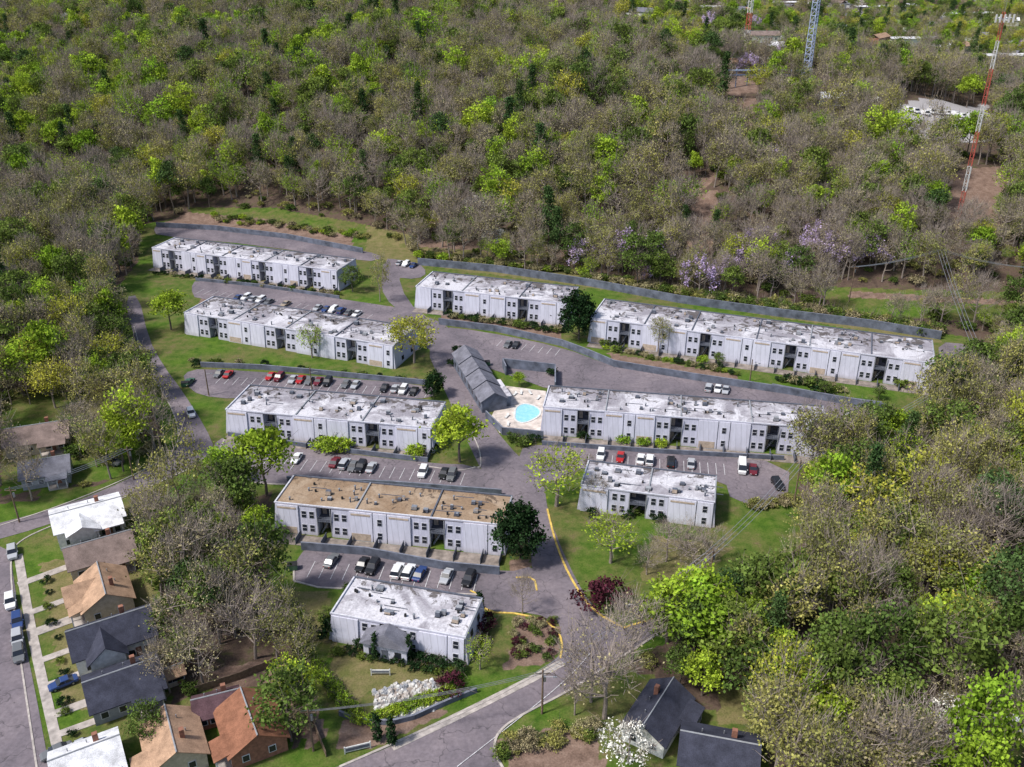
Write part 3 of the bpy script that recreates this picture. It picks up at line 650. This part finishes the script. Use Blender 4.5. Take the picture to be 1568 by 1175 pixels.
for t in [('bright',262,505,14,1.15),('gold',634,556,15.5,1.2),('sparse',478,548,10.5,1.1),('olive',582,462,16,.7),('olive',1008,540,12),('mag',886,520,15,.9),('mag2',664,608,8),('bright',704,708,15.5,1.2),
 ('mag',797,856,13,.9),('bright',345,740,9,1.3),('sparse',852,775,14.5,1.3),('sparse',935,862,11.5,1.3),('bare',912,778,9),('bare',900,730,6),('bright',795,592,4.5,1.2),
 ('bright',458,1082,8.5,1.1),('bare',925,1100,20,1.15),('bare',905,1075,13,1.2),('bare',880,1095,9),('bright',1068,1010,16,1.35),('mid',1110,1030,14,1.2),('mid',1040,1050,8,1.2),('mid',1150,1075,13,1.2),('bright',1245,1085,13,1.1),('bright',1240,1150,13,1.1),('bright',1190,1040,11),('mid',1180,1130,10,1.2),('dog',962,1168,7),('dog',1200,1045,8),('dog',1285,1060,6),
 ('sparse',735,1025,7),('bare',800,940,9),('bare',1020,860,9,1.5),('bare',1060,880,9,1.5),('bare',990,880,7,1.4),('bare',1085,860,8,1.4),('bare',1050,850,8,1.4),('bright',1245,775,13,.9),('gold',1320,830,17,1.2),('gold',1395,805,17,1.2),('olive',1240,870,15,1.1),('olive',1430,930,18,1.2),('olive',1380,900,18,1.1),('olive',1330,880,17),('mid',1290,960,15,1.1),('mid',1200,940,12,1.1),
 ('mid',540,447,9,1.2),('mid',1262,604,4,1.4),('mid',1345,612,4,1.3),('bare',305,800,10,1.2),('mid',1100,560,4,1.2),
 ('bright',40,475,14,1.2),('bright',85,432,13,1.2),('gold',70,590,16,1.2),('gold',85,625,14,1.1),('olive',175,640,14,1.2),('olive',212,672,13,1.1),('bright',150,600,10),('mid',150,560,12),('bright',190,708,9,1.1),('sparse',175,690,10),
 ('dog',760,385,9),('mid',500,962,4.5),('pine0',455,285,22),('pine0',445,300,18),('mid',330,900,12),('mid',370,805,11),('mid',290,830,11),('mid',310,850,12,1.2),('bare',350,860,13,1.2),('pine1',340,980,14),('mid',250,905,8,1.2),('mid',265,975,9,1.2),('mid',230,1140,8),('bare',300,1010,11,1.1),
 ('bright',648,90,24,1.3),('bright',390,155,19,1.3),('bright',145,150,22,1.2),('bright',45,100,22,1.2),('bright',500,175,24),('bright',520,210,19),('bright',490,305,17,.8),('bright',975,208,17),('bright',1125,292,15),('bright',1340,312,17,1.1),('bright',1480,165,18),('bright',250,215,19,1.4),('bright',280,165,17,1.3),('bright',315,215,17,1.3),('bright',790,342,13),('bright',600,65,19),('bright',20,180,18,1.2),('gold',700,110,18,1.3),('gold',760,130,18,1.2),('gold',820,120,18,1.2),('gold',900,100,18,1.2),('pine0',400,280,22),('pine1',480,270,20),('pine0',560,300,20)]: tree(*t)
for u,v in [(890,402),(960,375),(935,404),(1000,420),(1130,402),(1165,385),(1205,422),(1150,422),(1010,398),(1250,372),(1290,405),(1320,390),(1070,440),(1180,405),(1240,395),(1340,400),(925,385),(1110,430),(955,395),(1145,395),(1265,400)]: tree('wist',u,v+12,random.uniform(10,14))
for k,u,v,h in [('bushy',497,688,3.2),('bushy',510,690,3.2),('bushy',524,690,3),('bushy',636,698,2.8),('bushr',915,925,4.6),('bushr',930,918,4.2),('bushr',986,942,3),('bushr',728,975,3.4),('bushr',735,958,3),('bushr',690,1055,3),
 ('bushd',500,968,3.5),('bushd',600,1003,2),('bushd',615,1010,1.8),('bushd',640,1015,2),('bushd',660,1020,2),('bushd',680,1022,2),('bushd',700,1028,2),('bushd',560,995,1.8),('bushd',545,992,1.8),('bushd',905,790,1.8),('bushd',1010,797,2),('bushd',960,790,1.8),('bushg',970,786,1.8),
 ('bushd',845,575,2),('bushg',1240,590,2.8),('bushd',1255,598,3),('bushg',1380,592,2.5),('bushy',1075,555,2),('bushd',1100,563,1.8),('bushg',925,530,2),('bushd',940,533,2),('bushd',890,672,1.8),('bushy',955,678,2),('bushy',985,681,2),('bushy',1012,684,2),
 ('bushd',700,540,2),('bushd',695,560,2),('bushd',300,560,2),('bushg',785,675,2),('bushg',800,682,2.2),('bushd',816,678,2),('bushd',660,690,2),('bushg',535,905,1.5)]: tree(k,u,v,h,1.1)
def hedge(a,b,n,h,ks,j=2.5):
    for i in range(n):
        t=(i+random.uniform(-.3,.3))/max(1,n-1); tree(random.choice(ks),a[0]+(b[0]-a[0])*t+random.uniform(-j,j),a[1]+(b[1]-a[1])*t+random.uniform(-j,j)*.5,h*random.uniform(.7,1.3))
hedge((690,486),(860,510),34,1.8,['bushd','bushg','busht'])
hedge((930,536),(1130,574),22,1.6,['bushd','bushg','busht','bushy'])
hedge((1190,582),(1290,600),16,1.7,['bushd','bushg','busht'])
hedge((240,420),(515,452),30,1.5,['busht','bushg','bushd'])
hedge((300,552),(640,585),18,1.3,['busht','bushg','bushd'],5)
hedge((330,335),(560,365),50,1.9,['busht','bushg','busho','bushy'],8)
hedge((640,392),(900,422),60,2.4,['busht','bushg','busho','bushy'],6)
hedge((900,428),(1440,512),150,2.6,['busht','bushg','busho','bushg'],8)
hedge((1150,780),(1215,768),10,2,['busht','busho'],6)
hedge((510,1000),(700,1035),14,1.0,['bushd','bushg'],3)
hedge((440,925),(470,1030),16,1.4,['busht','bushg'],6)
hedge((770,1150),(900,1120),30,1.5,['busht','busho','bushg'],20)
hedge((70,890),(110,1120),11,1.1,['bushd','bushg'],8)
for i in range(26):
    t=i/25; u=480+t*70; v=1020+t*85; tree('bushy' if i%3 else 'bushg',u+random.uniform(-3,3),v,1.5)
for i in range(16): tree('bushy',570+i*8,1106-i*3.0+random.uniform(-2,2),1.5)
for i in range(34): tree(['bushr','bushg','busht'][i%3],785+random.uniform(0,65),950+random.uniform(0,60),1.1)
for u,v in [(576,1010),(628,1012),(735,945),(578,1135),(600,1140)]: tree('cyp',u,v,6)
# rock bed
rb=MB(); 
bed=[(570,1060),(610,1048),(665,1042),(684,1058),(670,1085),(625,1100),(580,1102)]
bw=[G(u,v,0) for u,v in bed]
def inpoly(x,y,P):
    x=np.asarray(x);y=np.asarray(y); c=np.zeros(x.shape,bool); n=len(P)
    for i in range(n):
        x0,y0=P[i][0],P[i][1]; x1,y1=P[(i+1)%n][0],P[(i+1)%n][1]
        if y0==y1: continue
        c^=((y0>y)!=(y1>y))&(x<(x1-x0)*(y-y0)/(y1-y0)+x0)
    return c
sheet('gravel_bed_ground',bed,'patio',1)
cnt=0
while cnt<420:
    x=random.uniform(min(p.x for p in bw),max(p.x for p in bw)); y=random.uniform(min(p.y for p in bw),max(p.y for p in bw))
    if not inpoly(np.array([x]),np.array([y]),bw)[0]: continue
    s=random.uniform(.2,.75); R_=[Vector((random.uniform(.6,1)*s*math.cos(a),random.uniform(.6,1)*s*math.sin(a),0)) for a in (0,1,2.1,3.1,4.2,5.2)]
    kk=random.choice(['stone','white','stone','gwall','concrete'])
    base=[(x+p.x,y+p.y,.05) for p in R_]; tp=[(x+p.x*.6,y+p.y*.6,.05+s*random.uniform(.5,.9)) for p in R_]
    rb.poly(tp,kk)
    for i in range(6): rb.poly([base[i],base[(i+1)%6],tp[(i+1)%6],tp[i]],kk)
    cnt+=1
rb.obj('decorative_rocks')
# ------------------------------------------------------------------ forest scatter
def wp(L): return [tuple(G(u,v))[:2] for u,v in L]
EX=[wp(L) for L in [
 [(215,345),(300,322),(420,318),(565,345),(640,398),(900,427),(1060,452),(1300,484),(1500,520),(1525,560),(1450,620),(1375,668),(1290,705),(1228,705),(1222,765),(1180,850),(1240,850),(1240,890),(1110,940),(1035,975),(940,1028),(890,1065),(800,1115),(770,1150),(790,1190),(800,1300),(380,1300),(430,1180),(470,1120),(470,1040),(440,960),(410,880),(405,800),(420,752),(380,765),(310,778),(215,805),(60,845),(60,1290),(-250,1290),(-250,795),(100,762),(240,708),(248,660),(205,560),(185,500),(180,440),(212,400)],
 [(60,745),(200,745),(225,830),(245,900),(255,1000),(262,1080),(330,1040),(440,1040),(455,1300),(60,1300)],
 [(780,1085),(850,1050),(940,1020),(1040,1045),(1060,1085),(1165,1100),(1200,1300),(760,1300)],[(1365,1060),(1420,1060),(1425,1175),(1365,1175)],[(5,620),(115,620),(115,765),(5,765)],
 [(1495,1080),(1590,1080),(1590,1175),(1495,1175)],[(1350,155),(1510,155),(1530,240),(1365,240)],[(1455,262),(1540,258),(1530,365),(1445,365)],[(1060,300),(1100,290),(1090,398),(1055,400)],[(1110,150),(1160,150),(1150,235),(1100,235)],
 [(1200,430),(1568,442),(1590,492),(1300,484)],[(1080,895),(1225,760),(1255,790),(1170,905)],
 [(1180,1030),(1215,1030),(1220,1090),(1180,1090)],[(1100,1050),(1160,1050),(1160,1110),(1100,1110)],[(1235,145),(1310,145),(1310,185),(1235,185)],[(130,600),(190,600),(200,655),(135,655)],
 [(1085,118),(1250,112),(1255,155),(1085,155)],[(1040,98),(1380,88),(1380,104),(1040,114)],[(1130,50),(1200,50),(1200,80),(1130,80)],[(930,255),(1045,300),(1060,290),(1090,262),(1100,272),(1060,310),(1020,312)]]]
# distant houses laid out first, spread by ground distance; trees keep clear of them
dh=[]; tries=0
while len(dh)<95 and tries<20000:
    tries+=1
    y=random.uniform(640,1500); x=random.uniform(.05,.62)*y
    z=float(terrain(x,y)); zc=y*math.cos(TH)+(H-z)*math.sin(TH); u=784+x/zc*F; v=587.5+((H-z)*math.cos(TH)-y*math.sin(TH))/zc*F
    if u<860+v*1.2 or u>1640 or v>92: continue
    if any((q[0]-Vector((x,y,z))).length<32 for q in dh): continue
    dh.append((Vector((x,y,z)),random.uniform(0,3),random.uniform(8,12),random.uniform(12,22),random.uniform(3.5,5.5)))
for u,v,l,w_ in ((1345,18,60,22),(1480,30,50,20),(1200,12,45,18),(1530,98,40,12),(1080,22,30,12),(1400,70,45,14)): dh.append((G(u,v),.1,w_,l,6))
def keepout(x,y):
    m=np.zeros(x.shape,bool)
    for P in EX: m|=inpoly(x,y,P)
    for q,a,w_,l_,h_ in dh: m|=((x-q.x)/(l_*.6+3))**2+((y-(q.y-16))/(26))**2<1
    return m
ZB=[wp(L) for L in [[(-100,-5),(330,-5),(700,20),(700,130),(560,230),(250,250),(120,330),(-100,330)]]]
ZR=[wp(L) for L in [[(1200,640),(1700,500),(1700,1300),(1100,1300),(1100,950)]]]
ZL=[wp(L) for L in [[(230,740),(430,740),(430,1010),(240,1010)]]]
ZU=[wp(L) for L in [[(-200,380),(240,380),(270,700),(200,740),(-200,760)]]]
ZF=[wp(L) for L in [[(850,-8),(1700,-8),(1700,110),(1000,110)]]]
kinds=['bare0','bare1','bare2','bright0','bright1','bright2','mid0','mid1','mid2','olive0','olive1','olive2','tan0','tan1','tan2','pine0','pine1','wist','dog','gold','sparse','busht','busho','bushg']
kidx={k:i for i,k in enumerate(kinds)}
fc=bpy.data.collections.new('forest_prototypes')
for i,k in enumerate(kinds):
    o=bpy.data.objects.new('proto_%02d'%i,K[k]); fc.objects.link(o)
def jgrid(x0,x1,y0,y1,sp):
    X,Y=np.meshgrid(np.arange(x0,x1,sp),np.arange(y0,y1,sp)); X=X+rng.uniform(-.48,.48,X.shape)*sp; Y=Y+rng.uniform(-.48,.48,Y.shape)*sp
    return X.ravel(),Y.ravel()
px_,py_,pk,ps=[],[],[],[]
def inview(x,y,z,m=1.12,mb_=1.15):
    zc=y*math.cos(TH)+(H-z)*math.sin(TH); u=x/zc*F/784; v=((H-z)*math.cos(TH)-y*math.sin(TH))/zc*F/587
    return (np.abs(u)<m)&(v<mb_)&(v>-1.12)&(zc>10)
def vnoise(x,y,s,seed=0):
    return .5+.25*(np.sin(x/s+seed)+np.sin(y/s*1.3+seed*2.1+np.sin(x/s*.7+seed)))
for (y0,y1,sp) in ((80,340,5.8),(340,620,6.7),(620,1000,9.5),(1000,1700,13)):
    x,y=jgrid(-900,900,y0,y1,sp); z=terrain(x,y)
    k=inview(x,y,z)&~keepout(x,y); x,y,z=x[k],y[k],z[k]
    k=rng.random(len(x))<(.9 if y1<=340 else .92)
    x,y,z=x[k],y[k],z[k]
    zb=inpoly(x,y,ZB[0]); zr=inpoly(x,y,ZR[0]); zf=inpoly(x,y,ZF[0]); zlw=inpoly(x,y,ZL[0]); zu=inpoly(x,y,ZU[0])
    g=vnoise(x,y,28,1.0)
    for i in range(len(x)):
        #            bare bright mid olive tan pine wist dog gold sparse
        w=np.array([.16,.06,.12,.26,.26,.03,.006,.006,.03,.09])
        if zb[i]: w=np.array([.12,.22,.15,.16,.14,.05,0,.01,.04,.15])
        elif zr[i]: w=np.array([.13,.10,.18,.32,.14,.03,0,.01,.06,.07])
        elif zlw[i]: w=np.array([.30,.08,.26,.10,.20,.05,0,0,.02,.06])
        elif zu[i]: w=np.array([.14,.14,.16,.24,.16,.02,0,.01,.08,.10])
        elif zf[i]: w=np.array([.06,.22,.22,.18,.06,.08,.02,.02,.12,.10])
        else:
            w[1]+=.10*max(0,g[i]-.55)*3; w[9]+=.2*g[i]*.5
            w[4]*=1.7-g[i]*1.2; w[0]*=1.7-g[i]*1.2
        c=rng.choice(10,p=w/w.sum()); nm=['bare','bright','mid','olive','tan','pine','wist','dog','gold','sparse'][c]
        if nm in('bare','bright','mid','olive','tan'): nm+=str(rng.integers(3))
        elif nm=='pine': nm+=str(rng.integers(2))
        px_.append(x[i]);py_.append(y[i]);pk.append(kidx[nm]); s_=rng.uniform(.6,1.25)
        if y0>=340: s_*=1.15
        if zf[i]: s_*=.8
        if nm=='sparse' and y0>=340: s_*=1.3
        ps.append(s_)
x,y=jgrid(-400,400,80,470,5.0); z=terrain(x,y); k=inview(x,y,z)&~keepout(x,y)&(rng.random(len(x))<.5); x,y=x[k],y[k]
for i in range(len(x)):
    px_.append(x[i]);py_.append(y[i]);pk.append(kidx[['busht','busho','bushg','bushg'][rng.integers(4)]]);ps.append(rng.uniform(.5,1.5))
n=len(px_); print('forest instances',n)
px_=np.array(px_);py_=np.array(py_);pz=terrain(px_,py_); ps=np.array(ps)
me=bpy.data.meshes.new('forest_points'); me.from_pydata(np.stack([px_,py_,pz-.1],1).tolist(),[],[])
a=me.attributes.new('kind','INT','POINT'); a.data.foreach_set('value',np.array(pk,np.int32))
a=me.attributes.new('rot','FLOAT_VECTOR','POINT'); rt=np.zeros((n,3),np.float32); rt[:,2]=rng.uniform(0,6.28,n); rt[:,0]=rng.normal(size=n)*.05; rt[:,1]=rng.normal(size=n)*.05; a.data.foreach_set('vector',rt.ravel())
a=me.attributes.new('scl','FLOAT_VECTOR','POINT'); sv=np.stack([ps*rng.uniform(.85,1.15,n),ps*rng.uniform(.85,1.15,n),ps*rng.uniform(.85,1.2,n)],1).astype(np.float32); a.data.foreach_set('vector',sv.ravel())
fo=put(me,'forest_trees')
ng=bpy.data.node_groups.new('forest_scatter','GeometryNodeTree')
ng.interface.new_socket('Geometry',in_out='INPUT',socket_type='NodeSocketGeometry'); ng.interface.new_socket('Geometry',in_out='OUTPUT',socket_type='NodeSocketGeometry')
gi=ng.nodes.new('NodeGroupInput'); go=ng.nodes.new('NodeGroupOutput'); ip=ng.nodes.new('GeometryNodeInstanceOnPoints'); ci=ng.nodes.new('GeometryNodeCollectionInfo')
ci.inputs['Collection'].default_value=fc; ci.inputs['Separate Children'].default_value=True; ci.inputs['Reset Children'].default_value=True
def na(nm,t):
    q=ng.nodes.new('GeometryNodeInputNamedAttribute'); q.data_type=t; q.inputs['Name'].default_value=nm; return [s for s in q.outputs if s.enabled and s.name=='Attribute'][0]
ip.inputs['Pick Instance'].default_value=True
ng.links.new(gi.outputs[0],ip.inputs['Points']); ng.links.new(ci.outputs[0],ip.inputs['Instance']); ng.links.new(na('kind','INT'),ip.inputs['Instance Index'])
ng.links.new(na('scl','FLOAT_VECTOR'),ip.inputs['Scale'])
er=ng.nodes.new('FunctionNodeEulerToRotation'); ng.links.new(na('rot','FLOAT_VECTOR'),er.inputs[0]); ng.links.new(er.outputs[0],ip.inputs['Rotation'])
ng.links.new(ip.outputs[0],go.inputs[0])
md=fo.modifiers.new('scatter','NODES'); md.node_group=ng
# ------------------------------------------------------------------ ground
def axis(lo,hi,d,far_lo,far_hi):
    mid=list(np.arange(lo,hi,d)); a=[];s=d;x=lo
    while x>far_lo: s*=1.12; x-=s; a.append(x)
    b=[];s=d;x=mid[-1]
    while x<far_hi: s*=1.08; x+=s; b.append(x)
    return np.array(a[::-1]+mid+b)
xs=axis(-190,200,1.0,-6000,6000); ys=axis(80,430,1.0,-2000,9000)
XX,YY=np.meshgrid(xs,ys); ZZ=terrain(XX,YY); nx,ny=len(xs),len(ys)
I=np.arange(nx*ny).reshape(ny,nx)
fcs=np.stack([I[:-1,:-1],I[:-1,1:],I[1:,1:],I[1:,:-1]],-1).reshape(-1,4)
me=bpy.data.meshes.new('ground'); me.vertices.add(nx*ny); me.vertices.foreach_set('co',np.stack([XX,YY,ZZ],-1).astype(np.float32).ravel())
me.loops.add(fcs.size); me.loops.foreach_set('vertex_index',fcs.ravel().astype(np.int32)); me.polygons.add(len(fcs)); me.polygons.foreach_set('loop_start',(np.arange(len(fcs))*4).astype(np.int32)); 
me.update(calc_edges=True); me.validate()
LAWN=[EX[0],EX[1],EX[2]]+[wp(L) for L in [[(1240,438),(1568,448),(1568,492),(1300,482)],[(1080,880),(1225,760),(1255,790),(1170,905)],[(285,318),(420,318),(565,345),(565,362),(300,330)],[(0,600),(200,600),(260,720),(0,760)],[(1480,1060),(1568,1080),(1568,1175),(1480,1160)],[(280,-10),(520,-10),(520,12),(280,12)],[(850,-8),(1700,-8),(1700,110),(1000,110)]]]
DIRT=[wp(L) for L in [[(285,325),(400,335),(540,362),(540,378),(240,345)],[(1450,265),(1540,255),(1530,350),(1440,350)],[(1060,300),(1100,290),(1090,398),(1050,400)],[(1110,150),(1160,150),(1150,225),(1100,225)],
  [(1010,930),(1110,900),(1200,872),(1215,850),(1240,862),(1190,895),(1110,922),(1035,960)],[(785,940),(862,962),(850,1015),(770,1025),(790,980)],[(330,1025),(420,1010),(430,1045),(330,1060)],[(1285,610),(1400,660),(1380,700),(1290,670)],[(405,920),(440,920),(500,1130),(470,1150)],[(520,1105),(700,1085),(560,1150),(520,1150)],
  [(640,360),(1040,385),(1060,400),(1040,408),(640,378)],[(1300,446),(1568,460),(1568,469),(1300,456)],[(760,1130),(900,1110),(930,1180),(790,1190)],[(780,855),(815,860),(812,880),(785,880)],[(300,500),(310,440),(600,470),(590,490)],[(930,255),(1045,300),(1060,290),(1090,262),(1100,272),(1060,310),(1020,312)],
  [(675,480),(860,508),(862,525),(675,494)],[(930,540),(1130,575),(1130,582),(940,555)],[(1090,120),(1245,115),(1245,150),(1090,150)]]]
PALE=[wp(L) for L in [[(1365,165),(1510,160),(1520,215),(1380,215)],[(1040,100),(1380,92),(1380,103),(1040,112)],[(1300,14),(1500,10),(1520,40),(1320,36)]]]
DRY=[wp(L) for L in [[(505,985),(600,1000),(690,1030),(660,1050),(560,1060),(530,1090),(505,1040)],[(1000,820),(1120,840),(1060,900),(980,890)],[(130,600),(190,600),(200,650),(135,650)],[(330,440),(600,480),(600,500),(330,460)],[(1100,1050),(1160,1050),(1160,1110),(1100,1110)],[(60,860),(230,850),(260,1090),(100,1090)],[(560,345),(900,418),(1440,508),(1440,525),(900,440),(560,395)],[(240,400),(520,440),(520,455),(300,430)],[(420,905),(505,905),(505,985),(440,985)]]]
col=np.zeros((nx*ny,4),np.float32); col[:,3]=1
xf,yf=XX.ravel(),YY.ravel()
for P in LAWN: col[inpoly(xf,yf,P),0]=1
for P in DIRT: m=inpoly(xf,yf,P); col[m,1]=1
for P in DRY: col[inpoly(xf,yf,P),2]=1
ca_=me.color_attributes.new('zone','FLOAT_COLOR','POINT'); ca_.data.foreach_set('color',col.ravel())
pal=np.zeros(nx*ny,np.float32)
for P in PALE: pal[inpoly(xf,yf,P)]=1
add_attr(me,'gravel',pal)
m,nt,o=newmat('ground_cover'); p=wpos(nt)
at=nt.nodes.new('ShaderNodeAttribute'); at.attribute_name='zone'; sp=nt.nodes.new('ShaderNodeSeparateColor'); nt.links.new(at.outputs['Color'],sp.inputs[0])
ag=nt.nodes.new('ShaderNodeAttribute'); ag.attribute_name='gravel'
n1=noise(nt,p,.05,6,.65); n2=noise(nt,p,.4,6,.68); n3=noise(nt,p,3.0,4,.7)
def soft(s,k=.5): return ramp(nt,math_(nt,'ADD',s,math_(nt,'MULTIPLY',math_(nt,'SUBTRACT',n2,.5),k)),[(.38,0),(.62,1)])
floor=ramp(nt,n2,[(.3,(.07,.05,.04)),(.5,(.13,.09,.07)),(.7,(.08,.095,.03))])
lawn=mix(nt,ramp(nt,n1,[(.40,0),(.58,1)]),ramp(nt,n2,[(.3,(.045,.10,.012)),(.7,(.12,.20,.025))]),ramp(nt,n2,[(.3,(.07,.11,.025)),(.55,(.15,.15,.05)),(.72,(.18,.13,.08))]))
dry=ramp(nt,n2,[(.3,(.12,.135,.038)),(.7,(.25,.2,.1))]); dirt=ramp(nt,n2,[(.25,(.12,.08,.06)),(.5,(.23,.155,.12)),(.75,(.33,.24,.19))])
c=mix(nt,soft(sp.outputs[0],.9),floor,lawn); c=mix(nt,soft(sp.outputs[2],1.2),c,dry); c=mix(nt,soft(sp.outputs[1],1.4),c,dirt)
c=mix(nt,soft(ag.outputs['Fac'],1.0),c,(.4,.38,.38))
c=mix(nt,.7,c,ramp(nt,n3,[(.3,.4),(.7,1.15)]),'MULTIPLY')
pr=principled(nt,o,c,.95,0,.1)
me.materials.append(m); put(me,'ground')
# ------------------------------------------------------------------ distant town
dt=MB()
for q,a,w_,l_,h_ in dh:
    X=Vector((math.cos(a),math.sin(a),0));Y=Vector((-X.y,X.x,0)); cs=[q-X*l_/2-Y*w_/2,q+X*l_/2-Y*w_/2,q+X*l_/2+Y*w_/2,q-X*l_/2+Y*w_/2]
    wl=random.choice(['wwall','cream','gwall','brick','wwall']); rk=random.choice(['shwhite','shgrey','shbrown','shgrey','shtan']) if l_<25 else 'shwhite'
    dt.hexa([(c_.x,c_.y,q.z-2) for c_ in cs],[(c_.x,c_.y,q.z+h_) for c_ in cs],wl)
    r0=q-X*l_/2*1.04; r1=q+X*l_/2*1.04; hr=2.5 if l_<25 else .8
    for s in (-1,1):
        e0=r0+Y*s*w_*.56; e1=r1+Y*s*w_*.56
        dt.poly([(r0.x,r0.y,q.z+h_+hr),(r1.x,r1.y,q.z+h_+hr),(e1.x,e1.y,q.z+h_),(e0.x,e0.y,q.z+h_)],rk)
    for s in (-.3,0,.3):
        m_=q+X*l_*s-Y*(w_/2+.05); dt.poly([((m_-X).x,(m_-X).y,q.z+1),((m_+X).x,(m_+X).y,q.z+1),((m_+X).x,(m_+X).y,q.z+2.6),((m_-X).x,(m_-X).y,q.z+2.6)],'glass')
dt.obj('distant_town_houses')
# ------------------------------------------------------------------ towers, poles, wires
def lattice(u,v,h,w0,w1,mats,name,arms=(),rt=.14):
    q=G(u,v); m=MB(); n=int(h/3)
    cor=lambda t:[Vector((math.cos(a)*(w0+(w1-w0)*t),math.sin(a)*(w0+(w1-w0)*t),h*t)) for a in (.4,2.5,4.6)]
    for i in range(n):
        A=cor(i/n);B=cor((i+1)/n); k=mats[(i*7//n)%len(mats)]
        for j in range(3):
            m.tube(A[j],B[j],rt,rt,k,5,False); m.tube(A[j],B[(j+1)%3],rt*.6,rt*.6,k,4,False); m.tube(B[j],B[(j+1)%3],rt*.6,rt*.6,k,4,False)
    for z,l in arms:
        for s in(-1,1): m.tube((-l,s*.8,z),(l,s*.8,z),.12,.12,'metal',5)
        for x in np.linspace(-l,l,5): m.box(x-.25,x+.25,-1.3,-1.0,z-1.2,z+1.4,'white')
    m.tube((0,0,h),(0,0,h+4),.08,.04,'metal',5)
    m.obj(name,None,q)
lattice(1466,343,74,.9,.6,['radred','white'],'radio_mast',((72,3),),.11)
lattice(1232,140,100,2.4,1.5,['radblue'],'lattice_tower',(),.24); lattice(1142,80,70,1.8,1.1,['white','radred'],'lattice_tower',(),.22)
q0=G(1108,138);q1=G(1240,136); m=MB(); d=q1-q0
for s in (0,2.2): m.tube((0,0,7+s),(d.x,d.y,d.z+7+s),.45,.45,'radblue',6)
for i in range(9): t=i/8; m.tube((d.x*t,d.y*t,d.z*t-1),(d.x*t,d.y*t,d.z*t+10),.28,.28,'radblue',6)
m.obj('pipe_rack',None,q0)
tops={}
def pole(u,v,h=11,arm=True,lamp=False,key=None):
    q=G(u,v); m=MB(); m.tube((0,0,-.3),(0,0,h),.2,.14,'wood',8)
    if arm:
        m.box(-1.2,1.2,-.07,.07,h-.9,h-.75,'wood'); 
        for x in (-1.1,0,1.1): m.tube((x,0,h-.75),(x,0,h-.5),.06,.05,'metal',6)
        m.tube((.3,.2,h-2.6),(.3,.2,h-1.6),.25,.25,'metal',8)
    if lamp: m.tube((0,0,h-1.5),(1.8,-.6,h-.9),.05,.05,'metal',6); m.box(1.6,2.2,-.8,-.5,h-.98,h-.85,'metal')
    m.obj('utility_pole' if arm else 'street_lamp',None,q); 
    if key is not None: tops[key]=Vector((q.x,q.y,q.z+h-.5))
pole(830,1093,9.5,True,True,'a'); pole(1428,440,14,key='b'); pole(1484,588,11,key='c'); pole(1435,655,13,key='d'); pole(1085,905,10,key='e'); pole(1215,775,12,key='f')
pole(1300,462,13,key='g'); pole(320,606,8,False,True); pole(478,598,7,False,True); pole(1148,585,7,False,True); pole(205,735,9,key='h'); pole(30,800,9,key='i'); pole(480,1150,9,True,False,'j'); pole(1565,470,14,key='k')
wm=MB()
def wire(a,b,off=0,sag=1.0):
    A=tops[a]+Vector((off,0,0));B=tops[b]+Vector((off,0,0)); n=14; P=[A.lerp(B,i/n)-Vector((0,0,sag*4*(i/n)*(1-i/n))) for i in range(n+1)]
    for i in range(n): wm.tube(P[i],P[i+1],.05,.05,'metal',3,False)
for a,b in (('a','e'),('e','f'),('f','d'),('c','d'),('b','g'),('b','k'),('h','i'),('a','j'),('c','b')):
    for off in (-1.1,0,1.1): wire(a,b,off)
wm.obj('power_lines')
def sign(u,v,w,h,z,rz=0):
    q=G(u,v); m=MB(); m.box(-w/2,w/2,-.08,.08,z,z+h,'white'); m.box(-w/2+.15,w/2-.15,-.1,-.08,z+.2,z+h-.2,'slate')
    for x in(-w/2,w/2): m.box(x-.08,x+.08,-.1,.1,0,z+h+.15,'white')
    m.obj('entrance_sign',None,q,rz)
sign(583,1034,3.2,.7,.5); sign(548,1150,4,1.0,.3,.3); sign(965,935,1.6,.9,.6,-.2)
mb=MB(); mb.box(-1,1,-.7,.7,.15,1.3,'car_green'); mb.hexa([(-1.02,-.72,1.3),(1.02,-.72,1.3),(1.02,.72,1.3),(-1.02,.72,1.3)],[(-1.02,-.4,1.5),(1.02,-.4,1.5),(1.02,.6,1.5),(-1.02,.6,1.5)],'dark')
me2=mb.mesh('dumpster')
for u,v in((448,872),(284,592),(745,560)): q=G(u,v,0); put(me2,'waste_dumpster',None,(q.x,q.y,.05),.2)
# ------------------------------------------------------------------ light
w=bpy.data.worlds.new("World"); scene.world=w; w.use_nodes=True; nt=w.node_tree
bg=nt.nodes['Background']; sk=nt.nodes.new('ShaderNodeTexSky'); sk.sky_type='NISHITA'; sk.sun_disc=False
EL,AZ=math.radians(54),math.radians(-115)
sk.sun_elevation=EL; sk.sun_rotation=AZ%(2*math.pi); sk.dust_density=2; sk.air_density=1.0
nt.links.new(sk.outputs[0],bg.inputs[0]); bg.inputs[1].default_value=.15
sl=bpy.data.lights.new('sun','SUN'); sl.energy=4.4; sl.angle=math.radians(7); sl.color=(1,.96,.91)
so=bpy.data.objects.new('sun',sl); scene.collection.objects.link(so)
dv=Vector((math.sin(AZ)*math.cos(EL),math.cos(AZ)*math.cos(EL),math.sin(EL))); so.rotation_euler=dv.to_track_quat('Z','Y').to_euler()
scene.view_settings.view_transform='Standard'; scene.view_settings.look='None'; scene.view_settings.exposure=0
